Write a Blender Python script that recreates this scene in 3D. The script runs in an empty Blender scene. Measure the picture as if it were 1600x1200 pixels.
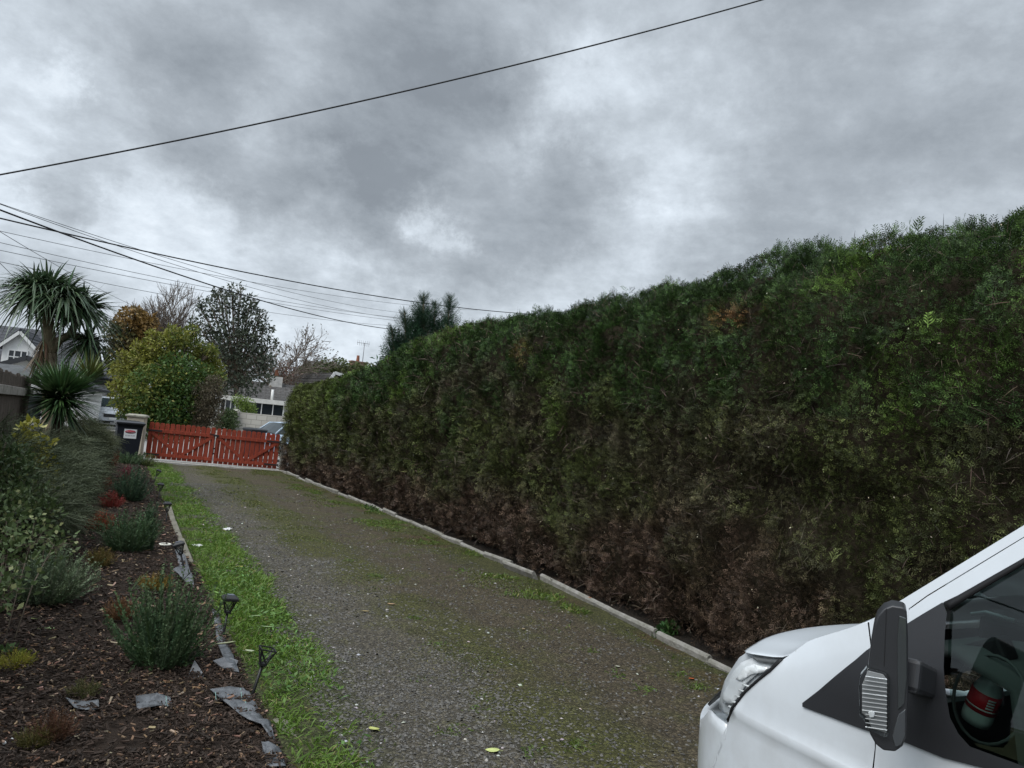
import bpy, bmesh, math, random
import numpy as np
from math import radians, sin, cos, pi, exp
from mathutils import Vector, Matrix
from mathutils.geometry import delaunay_2d_cdt

scene = bpy.context.scene
COL = scene.collection
rng = np.random.default_rng(7)
random.seed(7)

# ------------------------------------------------------------------ camera
EYE = 1.75
YAW, PITCH, ROLL, FPX = 27.0, 4.1, 5.2, 1200.0
RM = (Matrix.Rotation(-radians(YAW), 4, 'Z') @ Matrix.Rotation(pi / 2 + radians(PITCH), 4, 'X')
      @ Matrix.Rotation(radians(ROLL), 4, 'Z'))
cam_data = bpy.data.cameras.new("camera")
cam = bpy.data.objects.new("camera", cam_data)
cam.matrix_world = Matrix.Translation((0, 0, EYE)) @ RM
cam_data.sensor_width = 36.0
cam_data.lens = 36.0 * FPX / 1600.0
cam_data.clip_start = 0.05
cam_data.clip_end = 2000
COL.objects.link(cam)
scene.camera = cam
R3 = RM.to_3x3()
CAMP = Vector((0, 0, EYE))

def ray(px, py):
    """direction of a sight line, used to survey positions from the photograph"""
    return R3 @ Vector(((px - 800) / FPX, -(py - 600) / FPX, -1.0))
def gnd(px, py, z=0.0):
    d = ray(px, py); return CAMP + d * ((z - EYE) / d.z)
def at(px, py, Y):
    d = ray(px, py); return CAMP + d * (Y / d.y)
def atX(px, py, X):
    d = ray(px, py); return CAMP + d * (X / d.x)

# ------------------------------------------------------------------ exposure
vs = scene.view_settings
vs.view_transform = 'Standard'; vs.look = 'None'; vs.exposure = 0.68; vs.gamma = 1.0
scene.render.engine = 'CYCLES'
scene.cycles.max_bounces = 6
scene.cycles.transparent_max_bounces = 8
scene.cycles.use_denoising = True

# ------------------------------------------------------------------ sky and sun
SUN_EL, SUN_AZ = 50.0, 105.0      # azimuth measured from +Y towards -X
world = bpy.data.worlds.new("World"); scene.world = world
world.use_nodes = True
nt = world.node_tree; nt.nodes.clear()
def N(tree, typ, **kw):
    n = tree.nodes.new(typ)
    for k, v in kw.items(): setattr(n, k, v)
    return n
def MATH(tree, op, a, b=None, clamp=False):
    n = tree.nodes.new('ShaderNodeMath'); n.operation = op; n.use_clamp = clamp
    for i, v in enumerate((a, b)):
        if v is None: continue
        if hasattr(v, 'links'): tree.links.new(v, n.inputs[i])
        else: n.inputs[i].default_value = v
    return n.outputs[0]
L = nt.links.new
tc = N(nt, 'ShaderNodeTexCoord')
dirv = tc.outputs['Generated']
sep = N(nt, 'ShaderNodeSeparateXYZ'); L(dirv, sep.inputs[0])
den = MATH(nt, 'ADD', MATH(nt, 'MAXIMUM', sep.outputs[2], 0.0), 0.38)
cmb = N(nt, 'ShaderNodeCombineXYZ')
L(MATH(nt, 'DIVIDE', sep.outputs[0], den), cmb.inputs[0])
L(MATH(nt, 'DIVIDE', sep.outputs[1], den), cmb.inputs[1])
mp = N(nt, 'ShaderNodeMapping'); L(cmb.outputs[0], mp.inputs[0])
mp.inputs['Rotation'].default_value = (0, 0, radians(-40)); mp.inputs['Scale'].default_value = (1.0, 1.05, 1)
mp.inputs['Location'].default_value = (3.1, 1.7, 0)
def noise(scale, detail, rough, dist):
    n = N(nt, 'ShaderNodeTexNoise'); n.inputs['Scale'].default_value = scale; n.inputs['Detail'].default_value = detail
    n.inputs['Roughness'].default_value = rough; n.inputs['Distortion'].default_value = dist
    L(mp.outputs[0], n.inputs['Vector']); return n.outputs[0]
n1_ = N(nt, 'ShaderNodeTexNoise'); n1_.inputs['Scale'].default_value = 5.4; n1_.inputs['Detail'].default_value = 9; n1_.inputs['Roughness'].default_value = .62; n1_.inputs['Distortion'].default_value = .25
sq = N(nt, 'ShaderNodeMapping'); sq.inputs['Scale'].default_value = (1, 1, 1.7); L(dirv, sq.inputs[0]); L(sq.outputs[0], n1_.inputs['Vector']); n1 = n1_.outputs[0]
n2 = noise(4.6, 10, 0.64, 0.1)
n3 = noise(13.0, 8, 0.66, 0.0)
acc = MATH(nt, 'MULTIPLY', MATH(nt, 'SUBTRACT', n1, 0.5), 2.0)
acc = MATH(nt, 'ADD', acc, MATH(nt, 'MULTIPLY', MATH(nt, 'SUBTRACT', n2, 0.5), 1.8))
acc = MATH(nt, 'ADD', acc, MATH(nt, 'MULTIPLY', MATH(nt, 'SUBTRACT', n3, 0.5), 0.55))
# warped direction so the big cloud masses get ragged rims
wn = N(nt, 'ShaderNodeTexNoise'); wn.inputs['Scale'].default_value = 7.0; wn.inputs['Detail'].default_value = 7
wn.inputs['Roughness'].default_value = 0.7
L(dirv, wn.inputs['Vector'])
wsub = N(nt, 'ShaderNodeVectorMath', operation='SUBTRACT'); L(wn.outputs['Color'], wsub.inputs[0]); wsub.inputs[1].default_value = (.5, .5, .5)
wsc = N(nt, 'ShaderNodeVectorMath', operation='SCALE'); L(wsub.outputs[0], wsc.inputs[0]); wsc.inputs['Scale'].default_value = 0.20
wad = N(nt, 'ShaderNodeVectorMath', operation='ADD'); L(dirv, wad.inputs[0]); L(wsc.outputs[0], wad.inputs[1])
wnm = N(nt, 'ShaderNodeVectorMath', operation='NORMALIZE'); L(wad.outputs[0], wnm.inputs[0])
CLOUDS = [(470, 270, 120, -.75), (330, 215, 80, -.5), (600, 300, 60, -.5), (840, 345, 110, -.75), (960, 350, 70, -.45), (620, 150, 90, -.35),
          (300, 50, 170, -.35), (1150, 60, 330, -.45), (1550, 150, 260, -.30), (110, 310, 40, -.6), (560, 30, 160, -.3), (720, 110, 60, -.3),
          (1180, 330, 120, -.1), (680, 400, 60, -.3),
          (460, 80, 55, .45), (415, 205, 40, .7), (500, 250, 30, .5), (680, 345, 26, .8), (715, 372, 22, .6), (880, 160, 60, .7), (1000, 200, 110, .5),
          (1080, 250, 80, .35), (240, 320, 80, .5), (340, 365, 100, .45), (430, 400, 90, .25), (880, 450, 80, .7), (560, 525, 60, .4), (1010, 330, 40, .5), (960, 400, 60, .4),
          (20, 120, 40, .5), (90, 130, 25, .4), (0, 260, 40, .5), (100, 520, 120, .15), (640, 430, 120, .25), (1450, 330, 160, .15)]
for (px, py, r, amp) in CLOUDS:
    d = ray(px, py).normalized()
    dp = N(nt, 'ShaderNodeVectorMath', operation='DOT_PRODUCT'); L(wnm.outputs[0], dp.inputs[0]); dp.inputs[1].default_value = d
    k = 1.0 / (r / 1250.0) ** 2
    e = MATH(nt, 'EXPONENT', MATH(nt, 'MULTIPLY', MATH(nt, 'SUBTRACT', dp.outputs['Value'], 1.0), k))
    acc = MATH(nt, 'ADD', acc, MATH(nt, 'MULTIPLY', e, amp * (1.25 if amp > 0 else 1.25)))
fac = MATH(nt, 'ADD', MATH(nt, 'MULTIPLY', acc, 0.32), 0.50, clamp=True)
ramp = N(nt, 'ShaderNodeValToRGB'); L(fac, ramp.inputs[0])
els = ramp.color_ramp.elements
els[0].position = 0.0; els[0].color = (.175, .197, .222, 1)
els[1].position = 1.0; els[1].color = (.76, .815, .865, 1)
for p_, c_ in ((.12, (.212, .238, .266)), (.30, (.268, .298, .330)), (.48, (.355, .394, .434)), (.66, (.470, .520, .572)), (.82, (.575, .628, .680))):
    e_ = els.new(p_); e_.color = (*c_, 1)
sky = N(nt, 'ShaderNodeTexSky', sky_type='NISHITA'); sky.sun_disc = False
sky.sun_elevation = radians(SUN_EL); sky.sun_rotation = radians(-SUN_AZ)
bg1 = N(nt, 'ShaderNodeBackground'); L(sky.outputs[0], bg1.inputs[0]); bg1.inputs[1].default_value = 0.05
# an overcast sky is brightest overhead and on the sun's side
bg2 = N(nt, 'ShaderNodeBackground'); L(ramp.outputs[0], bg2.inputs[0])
def smooth(sock, a, b):
    m_ = N(nt, 'ShaderNodeMapRange', interpolation_type='SMOOTHSTEP'); m_.inputs['From Min'].default_value = a; m_.inputs['From Max'].default_value = b; L(sock, m_.inputs['Value']); return m_.outputs[0]
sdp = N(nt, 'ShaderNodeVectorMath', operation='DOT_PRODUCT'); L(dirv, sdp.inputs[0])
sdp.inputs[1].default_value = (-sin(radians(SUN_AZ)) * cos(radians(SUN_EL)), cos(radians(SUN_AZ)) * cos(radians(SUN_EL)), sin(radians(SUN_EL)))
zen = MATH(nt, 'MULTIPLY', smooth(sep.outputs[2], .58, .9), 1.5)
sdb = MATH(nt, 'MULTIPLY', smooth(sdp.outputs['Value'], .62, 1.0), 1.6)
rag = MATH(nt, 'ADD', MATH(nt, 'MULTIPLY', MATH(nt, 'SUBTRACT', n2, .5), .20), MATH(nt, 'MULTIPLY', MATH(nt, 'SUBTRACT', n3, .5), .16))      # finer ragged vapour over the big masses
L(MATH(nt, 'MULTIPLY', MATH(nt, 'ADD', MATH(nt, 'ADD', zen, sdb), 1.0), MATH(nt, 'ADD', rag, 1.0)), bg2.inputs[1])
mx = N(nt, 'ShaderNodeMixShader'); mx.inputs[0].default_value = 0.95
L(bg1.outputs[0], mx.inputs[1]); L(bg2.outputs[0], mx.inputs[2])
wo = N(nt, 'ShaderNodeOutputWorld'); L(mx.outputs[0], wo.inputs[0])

sl = bpy.data.lights.new("sun", 'SUN'); sl.energy = 1.5; sl.angle = radians(40); sl.color = (1.0, .96, .9)
sun = bpy.data.objects.new("sun", sl); COL.objects.link(sun)
sd = Vector((-sin(radians(SUN_AZ)) * cos(radians(SUN_EL)), cos(radians(SUN_AZ)) * cos(radians(SUN_EL)), sin(radians(SUN_EL))))
sun.rotation_euler = sd.to_track_quat('Z', 'Y').to_euler(); sun.location = (0, 0, 30)

# ------------------------------------------------------------------ helpers: objects
def tag(o, label, cat, group=None, kind=None):
    if label: o['label'] = label
    if cat: o['category'] = cat
    if group: o['group'] = group
    o['kind'] = kind or 'thing'
    return o
def thing(name, loc, label, cat, group=None, rz=0.0):
    o = bpy.data.objects.new(name, None); COL.objects.link(o)
    o.location = loc; o.rotation_euler = (0, 0, rz); o.empty_display_size = .1
    return tag(o, label, cat, group)
def link(name, me, parent=None):
    o = bpy.data.objects.new(name, me); COL.objects.link(o)
    if parent is not None: o.parent = parent
    return o

class MB:
    """collects shapes; build() links them as ONE mesh object"""
    def __init__(s): s.v = []; s.f = []; s.sm = []
    def add(s, vs_, fs, smooth=False):
        b = len(s.v); s.v += [tuple(p) for p in vs_]
        for f in fs: s.f.append(tuple(i + b for i in f)); s.sm.append(smooth)
        return s
    def box(s, c, size, rz=0.0, M=None, taper=1.0):
        hx, hy, hz = size[0] / 2, size[1] / 2, size[2] / 2
        m = Matrix.Translation(Vector(c)) @ (M if M is not None else Matrix.Rotation(rz, 4, 'Z'))
        P = []
        for z in (-1, 1):
            t = taper if z > 0 else 1.0
            for x, y in ((-1, -1), (1, -1), (1, 1), (-1, 1)): P.append(m @ Vector((x * hx * t, y * hy * t, z * hz)))
        return s.add(P, [(0, 3, 2, 1), (4, 5, 6, 7), (0, 1, 5, 4), (1, 2, 6, 5), (2, 3, 7, 6), (3, 0, 4, 7)])
    def bar(s, a, b, w, t, up=(0, 0, 1)):
        a = Vector(a); b = Vector(b); d = (b - a); l = d.length; d.normalize()
        up = Vector(up); x = d.cross(up)
        if x.length < 1e-4: x = d.cross(Vector((1, 0, 0)))
        x.normalize(); y = x.cross(d)
        m = Matrix((( x.x, d.x, y.x, 0), (x.y, d.y, y.y, 0), (x.z, d.z, y.z, 0), (0, 0, 0, 1)))
        return s.box((a + b) / 2, (w, l, t), M=m)
    def tube(s, pts, rad, n=8, cap=True, smooth=True):
        pts = [Vector(p) for p in pts]
        if not hasattr(rad, '__len__'): rad = [rad] * len(pts)
        V = []; F = []
        ref = Vector((0, 0, 1))
        for i, p in enumerate(pts):
            d = (pts[min(i + 1, len(pts) - 1)] - pts[max(i - 1, 0)])
            if d.length < 1e-9: d = Vector((0, 0, 1))
            d.normalize()
            x = d.cross(ref)
            if x.length < 0.05: x = d.cross(Vector((1, 0, 0)))
            x.normalize(); y = d.cross(x)
            for k in range(n):
                a = 2 * pi * k / n; V.append(p + (x * cos(a) + y * sin(a)) * rad[i])
        for i in range(len(pts) - 1):
            for k in range(n):
                F.append((i * n + k, i * n + (k + 1) % n, (i + 1) * n + (k + 1) % n, (i + 1) * n + k))
        if cap:
            F.append(tuple(range(n - 1, -1, -1))); F.append(tuple((len(pts) - 1) * n + k for k in range(n)))
        return s.add(V, F, smooth)
    def lathe(s, prof, c=(0, 0, 0), n=20, M=None, smooth=True):
        V = []; F = []; m = Matrix.Translation(Vector(c)) @ (M if M is not None else Matrix.Identity(4))
        for r, z in prof:
            for k in range(n): V.append(m @ Vector((r * cos(2 * pi * k / n), r * sin(2 * pi * k / n), z)))
        for i in range(len(prof) - 1):
            for k in range(n): F.append((i * n + k, i * n + (k + 1) % n, (i + 1) * n + (k + 1) % n, (i + 1) * n + k))
        F.append(tuple(range(n - 1, -1, -1))); F.append(tuple((len(prof) - 1) * n + k for k in range(n)))
        return s.add(V, F, smooth)
    def prism(s, poly, axis_vec, M=None):
        """poly: 3d points of a planar outline, pushed along axis_vec"""
        n = len(poly); a = Vector(axis_vec); m = M if M is not None else Matrix.Identity(4)
        V = [m @ Vector(p) for p in poly] + [m @ (Vector(p) + a) for p in poly]
        F = [tuple(range(n - 1, -1, -1)), tuple(range(n, 2 * n))] + [(i, (i + 1) % n, n + (i + 1) % n, n + i) for i in range(n)]
        return s.add(V, F)
    def grid(s, rows, smooth=True, closed=False):
        nr = len(rows); nc = len(rows[0]); V = [p for r in rows for p in r]; F = []
        for i in range(nr - 1):
            for j in range(nc if closed else nc - 1):
                j2 = (j + 1) % nc
                F.append((i * nc + j, i * nc + j2, (i + 1) * nc + j2, (i + 1) * nc + j))
        return s.add(V, F, smooth)
    def mesh(s, name):
        me = bpy.data.meshes.new(name); me.from_pydata(s.v, [], s.f)
        me.polygons.foreach_set('use_smooth', s.sm); me.update(); return me
    def build(s, name, m, parent=None, bevel=0.0, fixn=True):
        me = s.mesh(name)
        if fixn:
            bm = bmesh.new(); bm.from_mesh(me); bmesh.ops.recalc_face_normals(bm, faces=bm.faces); bm.to_mesh(me); bm.free()
        me.materials.append(m)
        o = link(name, me, parent)
        if bevel > 0:
            b = o.modifiers.new('bevel', 'BEVEL'); b.width = bevel; b.segments = 2; b.limit_method = 'ANGLE'; b.angle_limit = radians(40)
        return o

def soup(name, V, k, col, m, parent=None, smooth=False):
    """V: (n*k,3) vertices of n separate k-gons; col: (n,3) colours"""
    V = np.ascontiguousarray(V, dtype=np.float32).reshape(-1, 3); n = len(V) // k
    me = bpy.data.meshes.new(name)
    me.vertices.add(n * k); me.vertices.foreach_set('co', V.ravel())
    me.loops.add(n * k); me.loops.foreach_set('vertex_index', np.arange(n * k, dtype=np.int32))
    me.polygons.add(n); me.polygons.foreach_set('loop_start', np.arange(0, n * k, k, dtype=np.int32))
    try: me.polygons.foreach_set('loop_total', np.full(n, k, dtype=np.int32))
    except Exception: pass
    if col is not None:
        a = me.color_attributes.new('Col', 'FLOAT_COLOR', 'POINT')
        c = np.ones((n, k, 4), dtype=np.float32); c[:, :, :3] = np.clip(np.asarray(col, dtype=np.float32), 0.002, 1)[:, None, :]
        a.data.foreach_set('color', c.ravel())
    me.update(calc_edges=True); me.validate()
    me.materials.append(m)
    return link(name, me, parent)

# ------------------------------------------------------------------ helpers: noise
_T = rng.random((48, 48, 48)).astype(np.float32)
def vnoise(P, sc, seed=0.0):
    Q = np.asarray(P, dtype=np.float64) * sc + 100.0 + seed * 7.31
    i = np.floor(Q).astype(int); f = Q - i; f = f * f * (3 - 2 * f); i %= 48; j = (i + 1) % 48
    r = 0
    for a, wa in ((i, 1 - f), (j, f)):
        for b, wb in ((i, 1 - f), (j, f)):
            for c, wc in ((i, 1 - f), (j, f)):
                r = r + _T[a[..., 0], b[..., 1], c[..., 2]] * wa[..., 0] * wb[..., 1] * wc[..., 2]
    return r
def fbm(P, sc, seed=0, o=3):
    s = 0; a = 1; t = 0
    for k in range(o): s = s + a * vnoise(P, sc * 2 ** k, seed + 3 * k); t += a; a *= .5
    return s / t
def sstep(a, b, x):
    t = np.clip((np.asarray(x) - a) / (b - a), 0, 1); return t * t * (3 - 2 * t)
def mixc(a, b, t):
    t = np.asarray(t)[..., None]; return np.asarray(a) * (1 - t) + np.asarray(b) * t
def unit(v):
    return v / np.maximum(np.linalg.norm(v, axis=-1, keepdims=True), 1e-9)
def rdir(n):
    return unit(rng.normal(size=(n, 3)))

# ------------------------------------------------------------------ helpers: materials
def mat(name, col, rough=.7, spec=.3, var=0.0, vscale=8.0, bump=0.0, bscale=60.0, metal=0.0, col2=None, coat=0.0, detail=6.0, stretch=None):
    m = bpy.data.materials.new(name); m.use_nodes = True; t = m.node_tree; b = t.nodes['Principled BSDF']
    b.inputs['Roughness'].default_value = rough; b.inputs['Specular IOR Level'].default_value = spec; b.inputs['Metallic'].default_value = metal
    b.inputs['Base Color'].default_value = (*col, 1)
    if coat: b.inputs['Coat Weight'].default_value = coat; b.inputs['Coat Roughness'].default_value = .05
    c = t.nodes.new('ShaderNodeTexCoord'); src = c.outputs['Object']
    if stretch:
        mpn = t.nodes.new('ShaderNodeMapping'); mpn.inputs['Scale'].default_value = stretch; t.links.new(src, mpn.inputs[0]); src = mpn.outputs[0]
    if var > 0 or col2:
        n = t.nodes.new('ShaderNodeTexNoise'); n.inputs['Scale'].default_value = vscale; n.inputs['Detail'].default_value = detail; n.inputs['Roughness'].default_value = .65
        t.links.new(src, n.inputs['Vector'])
        r = t.nodes.new('ShaderNodeValToRGB'); t.links.new(n.outputs[0], r.inputs[0])
        r.color_ramp.elements[0].position = .32; r.color_ramp.elements[1].position = .68
        c2 = col2 if col2 else tuple(min(1, x * (1 + var)) for x in col); c1 = col if col2 else tuple(x * (1 - var) for x in col)
        r.color_ramp.elements[0].color = (*c1, 1); r.color_ramp.elements[1].color = (*c2, 1)
        t.links.new(r.outputs[0], b.inputs['Base Color'])
    if bump > 0:
        n = t.nodes.new('ShaderNodeTexNoise'); n.inputs['Scale'].default_value = bscale; n.inputs['Detail'].default_value = 5
        t.links.new(src, n.inputs['Vector'])
        bp = t.nodes.new('ShaderNodeBump'); bp.inputs['Strength'].default_value = bump; bp.inputs['Distance'].default_value = .02
        t.links.new(n.outputs[0], bp.inputs['Height']); t.links.new(bp.outputs[0], b.inputs['Normal'])
    return m
def leafmat(name, rough=.55, trans=.25, spec=.3):
    m = bpy.data.materials.new(name); m.use_nodes = True; t = m.node_tree; b = t.nodes['Principled BSDF']
    a = t.nodes.new('ShaderNodeAttribute'); a.attribute_name = 'Col'
    t.links.new(a.outputs['Color'], b.inputs['Base Color']); b.inputs['Roughness'].default_value = rough; b.inputs['Specular IOR Level'].default_value = spec
    if trans > 0:
        tr = t.nodes.new('ShaderNodeBsdfTranslucent'); t.links.new(a.outputs['Color'], tr.inputs[0])
        mxs = t.nodes.new('ShaderNodeMixShader'); mxs.inputs[0].default_value = trans
        t.links.new(b.outputs[0], mxs.inputs[1]); t.links.new(tr.outputs[0], mxs.inputs[2])
        t.links.new(mxs.outputs[0], t.nodes['Material Output'].inputs[0])
    return m
def glassmat(name, tint, rough=.02, ior=1.5):
    m = bpy.data.materials.new(name); m.use_nodes = True; t = m.node_tree; t.nodes.remove(t.nodes['Principled BSDF'])
    tr = t.nodes.new('ShaderNodeBsdfTransparent'); tr.inputs[0].default_value = (*tint, 1)
    gl = t.nodes.new('ShaderNodeBsdfGlossy'); gl.inputs['Roughness'].default_value = rough; gl.inputs[0].default_value = (.9, .95, .95, 1)
    fr = t.nodes.new('ShaderNodeFresnel'); fr.inputs[0].default_value = ior
    mxs = t.nodes.new('ShaderNodeMixShader'); t.links.new(fr.outputs[0], mxs.inputs[0]); t.links.new(tr.outputs[0], mxs.inputs[1]); t.links.new(gl.outputs[0], mxs.inputs[2])
    t.links.new(mxs.outputs[0], t.nodes['Material Output'].inputs[0])
    return m
LEAF = leafmat('leaf'); NEEDLE = leafmat('needle', .6, .12, .2); TWIG = leafmat('twig_bark', .85, 0, .1); GRASS = leafmat('grass_blade', .5, .3)
CHIP = leafmat('bark_chip', .8, 0, .25); STONE = leafmat('stone_chip', .75, 0, .3)
BARK = mat('bark', (.13, .105, .08), .9, .1, var=.35, vscale=14, bump=.6, bscale=40, stretch=(1, 1, .25))

# ------------------------------------------------------------------ helpers: foliage (all vectorised)
def jit(c, n, s=.25):
    c = np.broadcast_to(np.asarray(c, dtype=float), (n, 3))
    return c * (1 + s * (rng.random((n, 1)) * 2 - 1)) * (1 + .12 * (rng.random((n, 3)) * 2 - 1))
def leaves(P, axis, ln, wd, col, cup=.15):
    """rhombic leaves: (n,4,3) vertices + colours"""
    n = len(P); ax = unit(axis); sd_ = unit(np.cross(ax, rdir(n))); nm = np.cross(ax, sd_)
    ln = np.broadcast_to(ln, (n,))[:, None]; wd = np.broadcast_to(wd, (n,))[:, None]
    V = np.stack([P, P + ax * ln * .45 + sd_ * wd * .5 + nm * wd * cup, P + ax * ln, P + ax * ln * .45 - sd_ * wd * .5 + nm * wd * cup], 1)
    return V, col
def blades(P, axis, ln, wd, droop, seg=3, side=None):
    """tapering curved blades: (n*seg,4,3) quads; returns verts and the index of each quad's blade"""
    n = len(P); ax = unit(axis); ln = np.broadcast_to(ln, (n,)); wd = np.broadcast_to(wd, (n,)); droop = np.broadcast_to(droop, (n,))
    sd_ = unit(np.cross(ax, rdir(n))) if side is None else side
    rows = []
    for k in range(seg + 1):
        t = k / seg
        c = P + ax * (ln * t)[:, None]; c = c + np.stack([0 * ln, 0 * ln, -droop * ln * t * t], 1)
        w = wd * (1 - t ** 1.6) * (.75 + .5 * min(1, 3 * t)) * .5 + .0004
        rows.append((c - sd_ * w[:, None], c + sd_ * w[:, None]))
    Q = [np.stack([rows[k][0], rows[k][1], rows[k + 1][1], rows[k + 1][0]], 1) for k in range(seg)]
    return np.concatenate(Q, 0), np.tile(np.arange(n), seg)
def sprays(P, axis, ln, K=8, nl=.42, nw=.10, flat=True, curve=.15, azim=1.0):
    """a spray = a thin axis with K side needles (triangles). Returns (n*(K+1),3,3), spray index"""
    n = len(P); ax = unit(axis); sd_ = unit(np.cross(ax, rdir(n))); nm = np.cross(ax, sd_); ln = np.broadcast_to(ln, (n,))[:, None]
    out = []
    tip = P + ax * ln - np.array([0, 0, 1.0]) * curve * ln
    out.append(np.stack([P - sd_ * ln * .02, P + sd_ * ln * .02, tip], 1))
    for k in range(K):
        t = (k + .6) / (K + .6)
        b = P + ax * ln * t - np.array([0, 0, 1.0]) * curve * ln * t * t
        if flat:
            o = sd_ * (1 if k % 2 else -1) + nm * (rng.random((n, 1)) - .5) * .7
        else:
            a = rng.random((n, 1)) * 2 * pi; o = sd_ * np.cos(a) + nm * np.sin(a)
        dn = unit(ax * (.75 + .4 * rng.random((n, 1))) + o * azim)
        l = ln * nl * (1.15 - .75 * t) * (.7 + .6 * rng.random((n, 1)))
        wv = unit(np.cross(dn, nm + .4 * rdir(n))) * ln * nw * .5
        out.append(np.stack([b - wv * .6, b + dn * l * .55 + wv, b + dn * l], 1))
    return np.concatenate(out, 0), np.tile(np.arange(n), K + 1)

# ================================================================== GROUND
def sheet(name, x0, x1, y0, y1, z, m, nx=1, ny=1, hfun=None, cfun=None, kind='structure'):
    xs = np.linspace(x0, x1, nx + 1); ys = np.linspace(y0, y1, ny + 1)
    X, Y = np.meshgrid(xs, ys); Z = np.full_like(X, z)
    P = np.stack([X, Y, Z], -1)
    if hfun is not None: P[..., 2] += hfun(P)
    mb = MB(); mb.grid([[tuple(p) for p in r] for r in P]); me = mb.mesh(name)
    if cfun is not None:
        c = np.ones((P.size // 3, 4), dtype=np.float32); c[:, :3] = cfun(P.reshape(-1, 3))
        a = me.color_attributes.new('Col', 'FLOAT_COLOR', 'POINT'); a.data.foreach_set('color', c.ravel())
    me.materials.append(m); o = link(name, me)
    o['kind'] = kind
    return o
def ground_mat(name, rough=.9, grain=160., amt=.55, bump=.7, bs=90., spec=.2, vor=0.0):
    m = bpy.data.materials.new(name); m.use_nodes = True; t = m.node_tree; b = t.nodes['Principled BSDF']
    b.inputs['Roughness'].default_value = rough; b.inputs['Specular IOR Level'].default_value = spec
    a = t.nodes.new('ShaderNodeAttribute'); a.attribute_name = 'Col'
    c = t.nodes.new('ShaderNodeTexCoord')
    n = t.nodes.new('ShaderNodeTexNoise'); n.inputs['Scale'].default_value = grain; n.inputs['Detail'].default_value = 3; n.inputs['Roughness'].default_value = .7
    t.links.new(c.outputs['Object'], n.inputs['Vector'])
    f = MATH(t, 'ADD', MATH(t, 'MULTIPLY', MATH(t, 'SUBTRACT', n.outputs[0], .5), amt * 3.2), 1.0)
    h = n.outputs[0]
    if vor > 0:
        v = t.nodes.new('ShaderNodeTexVoronoi'); v.inputs['Scale'].default_value = vor; v.inputs['Randomness'].default_value = 1
        t.links.new(c.outputs['Object'], v.inputs['Vector'])
        sp = t.nodes.new('ShaderNodeSeparateColor'); t.links.new(v.outputs['Color'], sp.inputs[0])
        g = MATH(t, 'ADD', MATH(t, 'MULTIPLY', MATH(t, 'POWER', sp.outputs[0], 2.5), 1.3), .62)
        f = MATH(t, 'MULTIPLY', f, g)
        h = MATH(t, 'SUBTRACT', h, MATH(t, 'MULTIPLY', v.outputs['Distance'], 1.2))
    f = MATH(t, 'MAXIMUM', f, .12)
    s = t.nodes.new('ShaderNodeVectorMath'); s.operation = 'SCALE'
    t.links.new(a.outputs['Color'], s.inputs[0]); t.links.new(f, s.inputs['Scale']); t.links.new(s.outputs[0], b.inputs['Base Color'])
    bp = t.nodes.new('ShaderNodeBump'); bp.inputs['Strength'].default_value = bump; bp.inputs['Distance'].default_value = .012
    t.links.new(h, bp.inputs['Height']); t.links.new(bp.outputs[0], b.inputs['Normal'])
    return m
sheet('ground', -300, 300, -300, 400, -.02, mat('rough_ground', (.075, .085, .04), .95, .1, var=.4, vscale=.4, bump=.4, bscale=8))
GATE_A = Vector((.97, 26.85, .05)); GATE_B = Vector((4.93, 26.05, .0))
sheet('road', -60, 60, 27.6, 70, .004, mat('road_asphalt', (.24, .235, .225), .9, .2, var=.2, vscale=1.5, bump=.3))

def kerb_x(y):
    return np.interp(y, [-6, -3, 0, 3, 4.98, 6.2, 8.85, 11.1, 15.85, 19.35, 24.8, 26.2], [4.1, 4.25, 4.38, 4.52, 4.66, 4.80, 5.02, 5.03, 5.16, 5.09, 5.03, 4.98])
BED_X = 1.0
def lawn_edge(P): return np.interp(P[:, 1], [2.5, 4.0, 5.3, 8.0, 30], [1.26, 1.34, 1.50, 1.63, 1.66])
def drive_col(P):
    x = P[:, 0]; y = P[:, 1]
    q = P.copy(); n_ = fbm(q, 1.1, 1, 4); n2_ = fbm(q * np.array([1, .45, 1]), 2.2, 5, 4); n3_ = fbm(q, 6, 9, 3)
    xx = x + (n2_ - .5) * 1.1
    c = np.broadcast_to(np.array([.128, .118, .100]), (len(P), 3)).copy()
    far = sstep(3, 14, y)
    c = mixc(c, [.104, .086, .060], sstep(2.3, 3.0, xx) * .9)                              # right wheel track: earthier
    moss = sstep(.0, .5, .62 - np.abs(xx - 2.75)) * sstep(.30, .54, n_ + .12 * far) * .92
    c = mixc(c, [.090, .096, .030], moss)
    c = mixc(c, [.085, .092, .034], sstep(4.05, 4.45, xx) * sstep(.3, .55, n_ + .1) * .9)
    c = mixc(c, [.11, .07, .045], sstep(3.9, 4.5, x + (n3_ - .5) * .8) * sstep(.5, .68, n2_) * .75)
    c = mixc(c, [.075, .095, .03], sstep(.25, -.15, x - lawn_edge(P) - .05) * .8)
    c = mixc(c, [.085, .09, .035], sstep(.50, .70, n3_ * .6 + n_ * .4) * .7)
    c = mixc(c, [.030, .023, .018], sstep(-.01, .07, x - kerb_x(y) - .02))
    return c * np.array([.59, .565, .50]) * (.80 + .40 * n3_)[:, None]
def drive_h(P):
    Q = P.reshape(-1, 3); x = Q[:, 0]
    h = .045 * (fbm(Q, 1.4, 3, 3) - .5) - .022 * np.exp(-((x - 2.05) / .35) ** 2) - .022 * np.exp(-((x - 3.55) / .35) ** 2)
    return (h + .015).reshape(P.shape[:2])
sheet('driveway', .9, 5.6, -8, 27.6, .01, ground_mat('gravel', .88, 200, .42, .9, 90, .25, vor=62.0), 94, 710, drive_h, drive_col)

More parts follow.
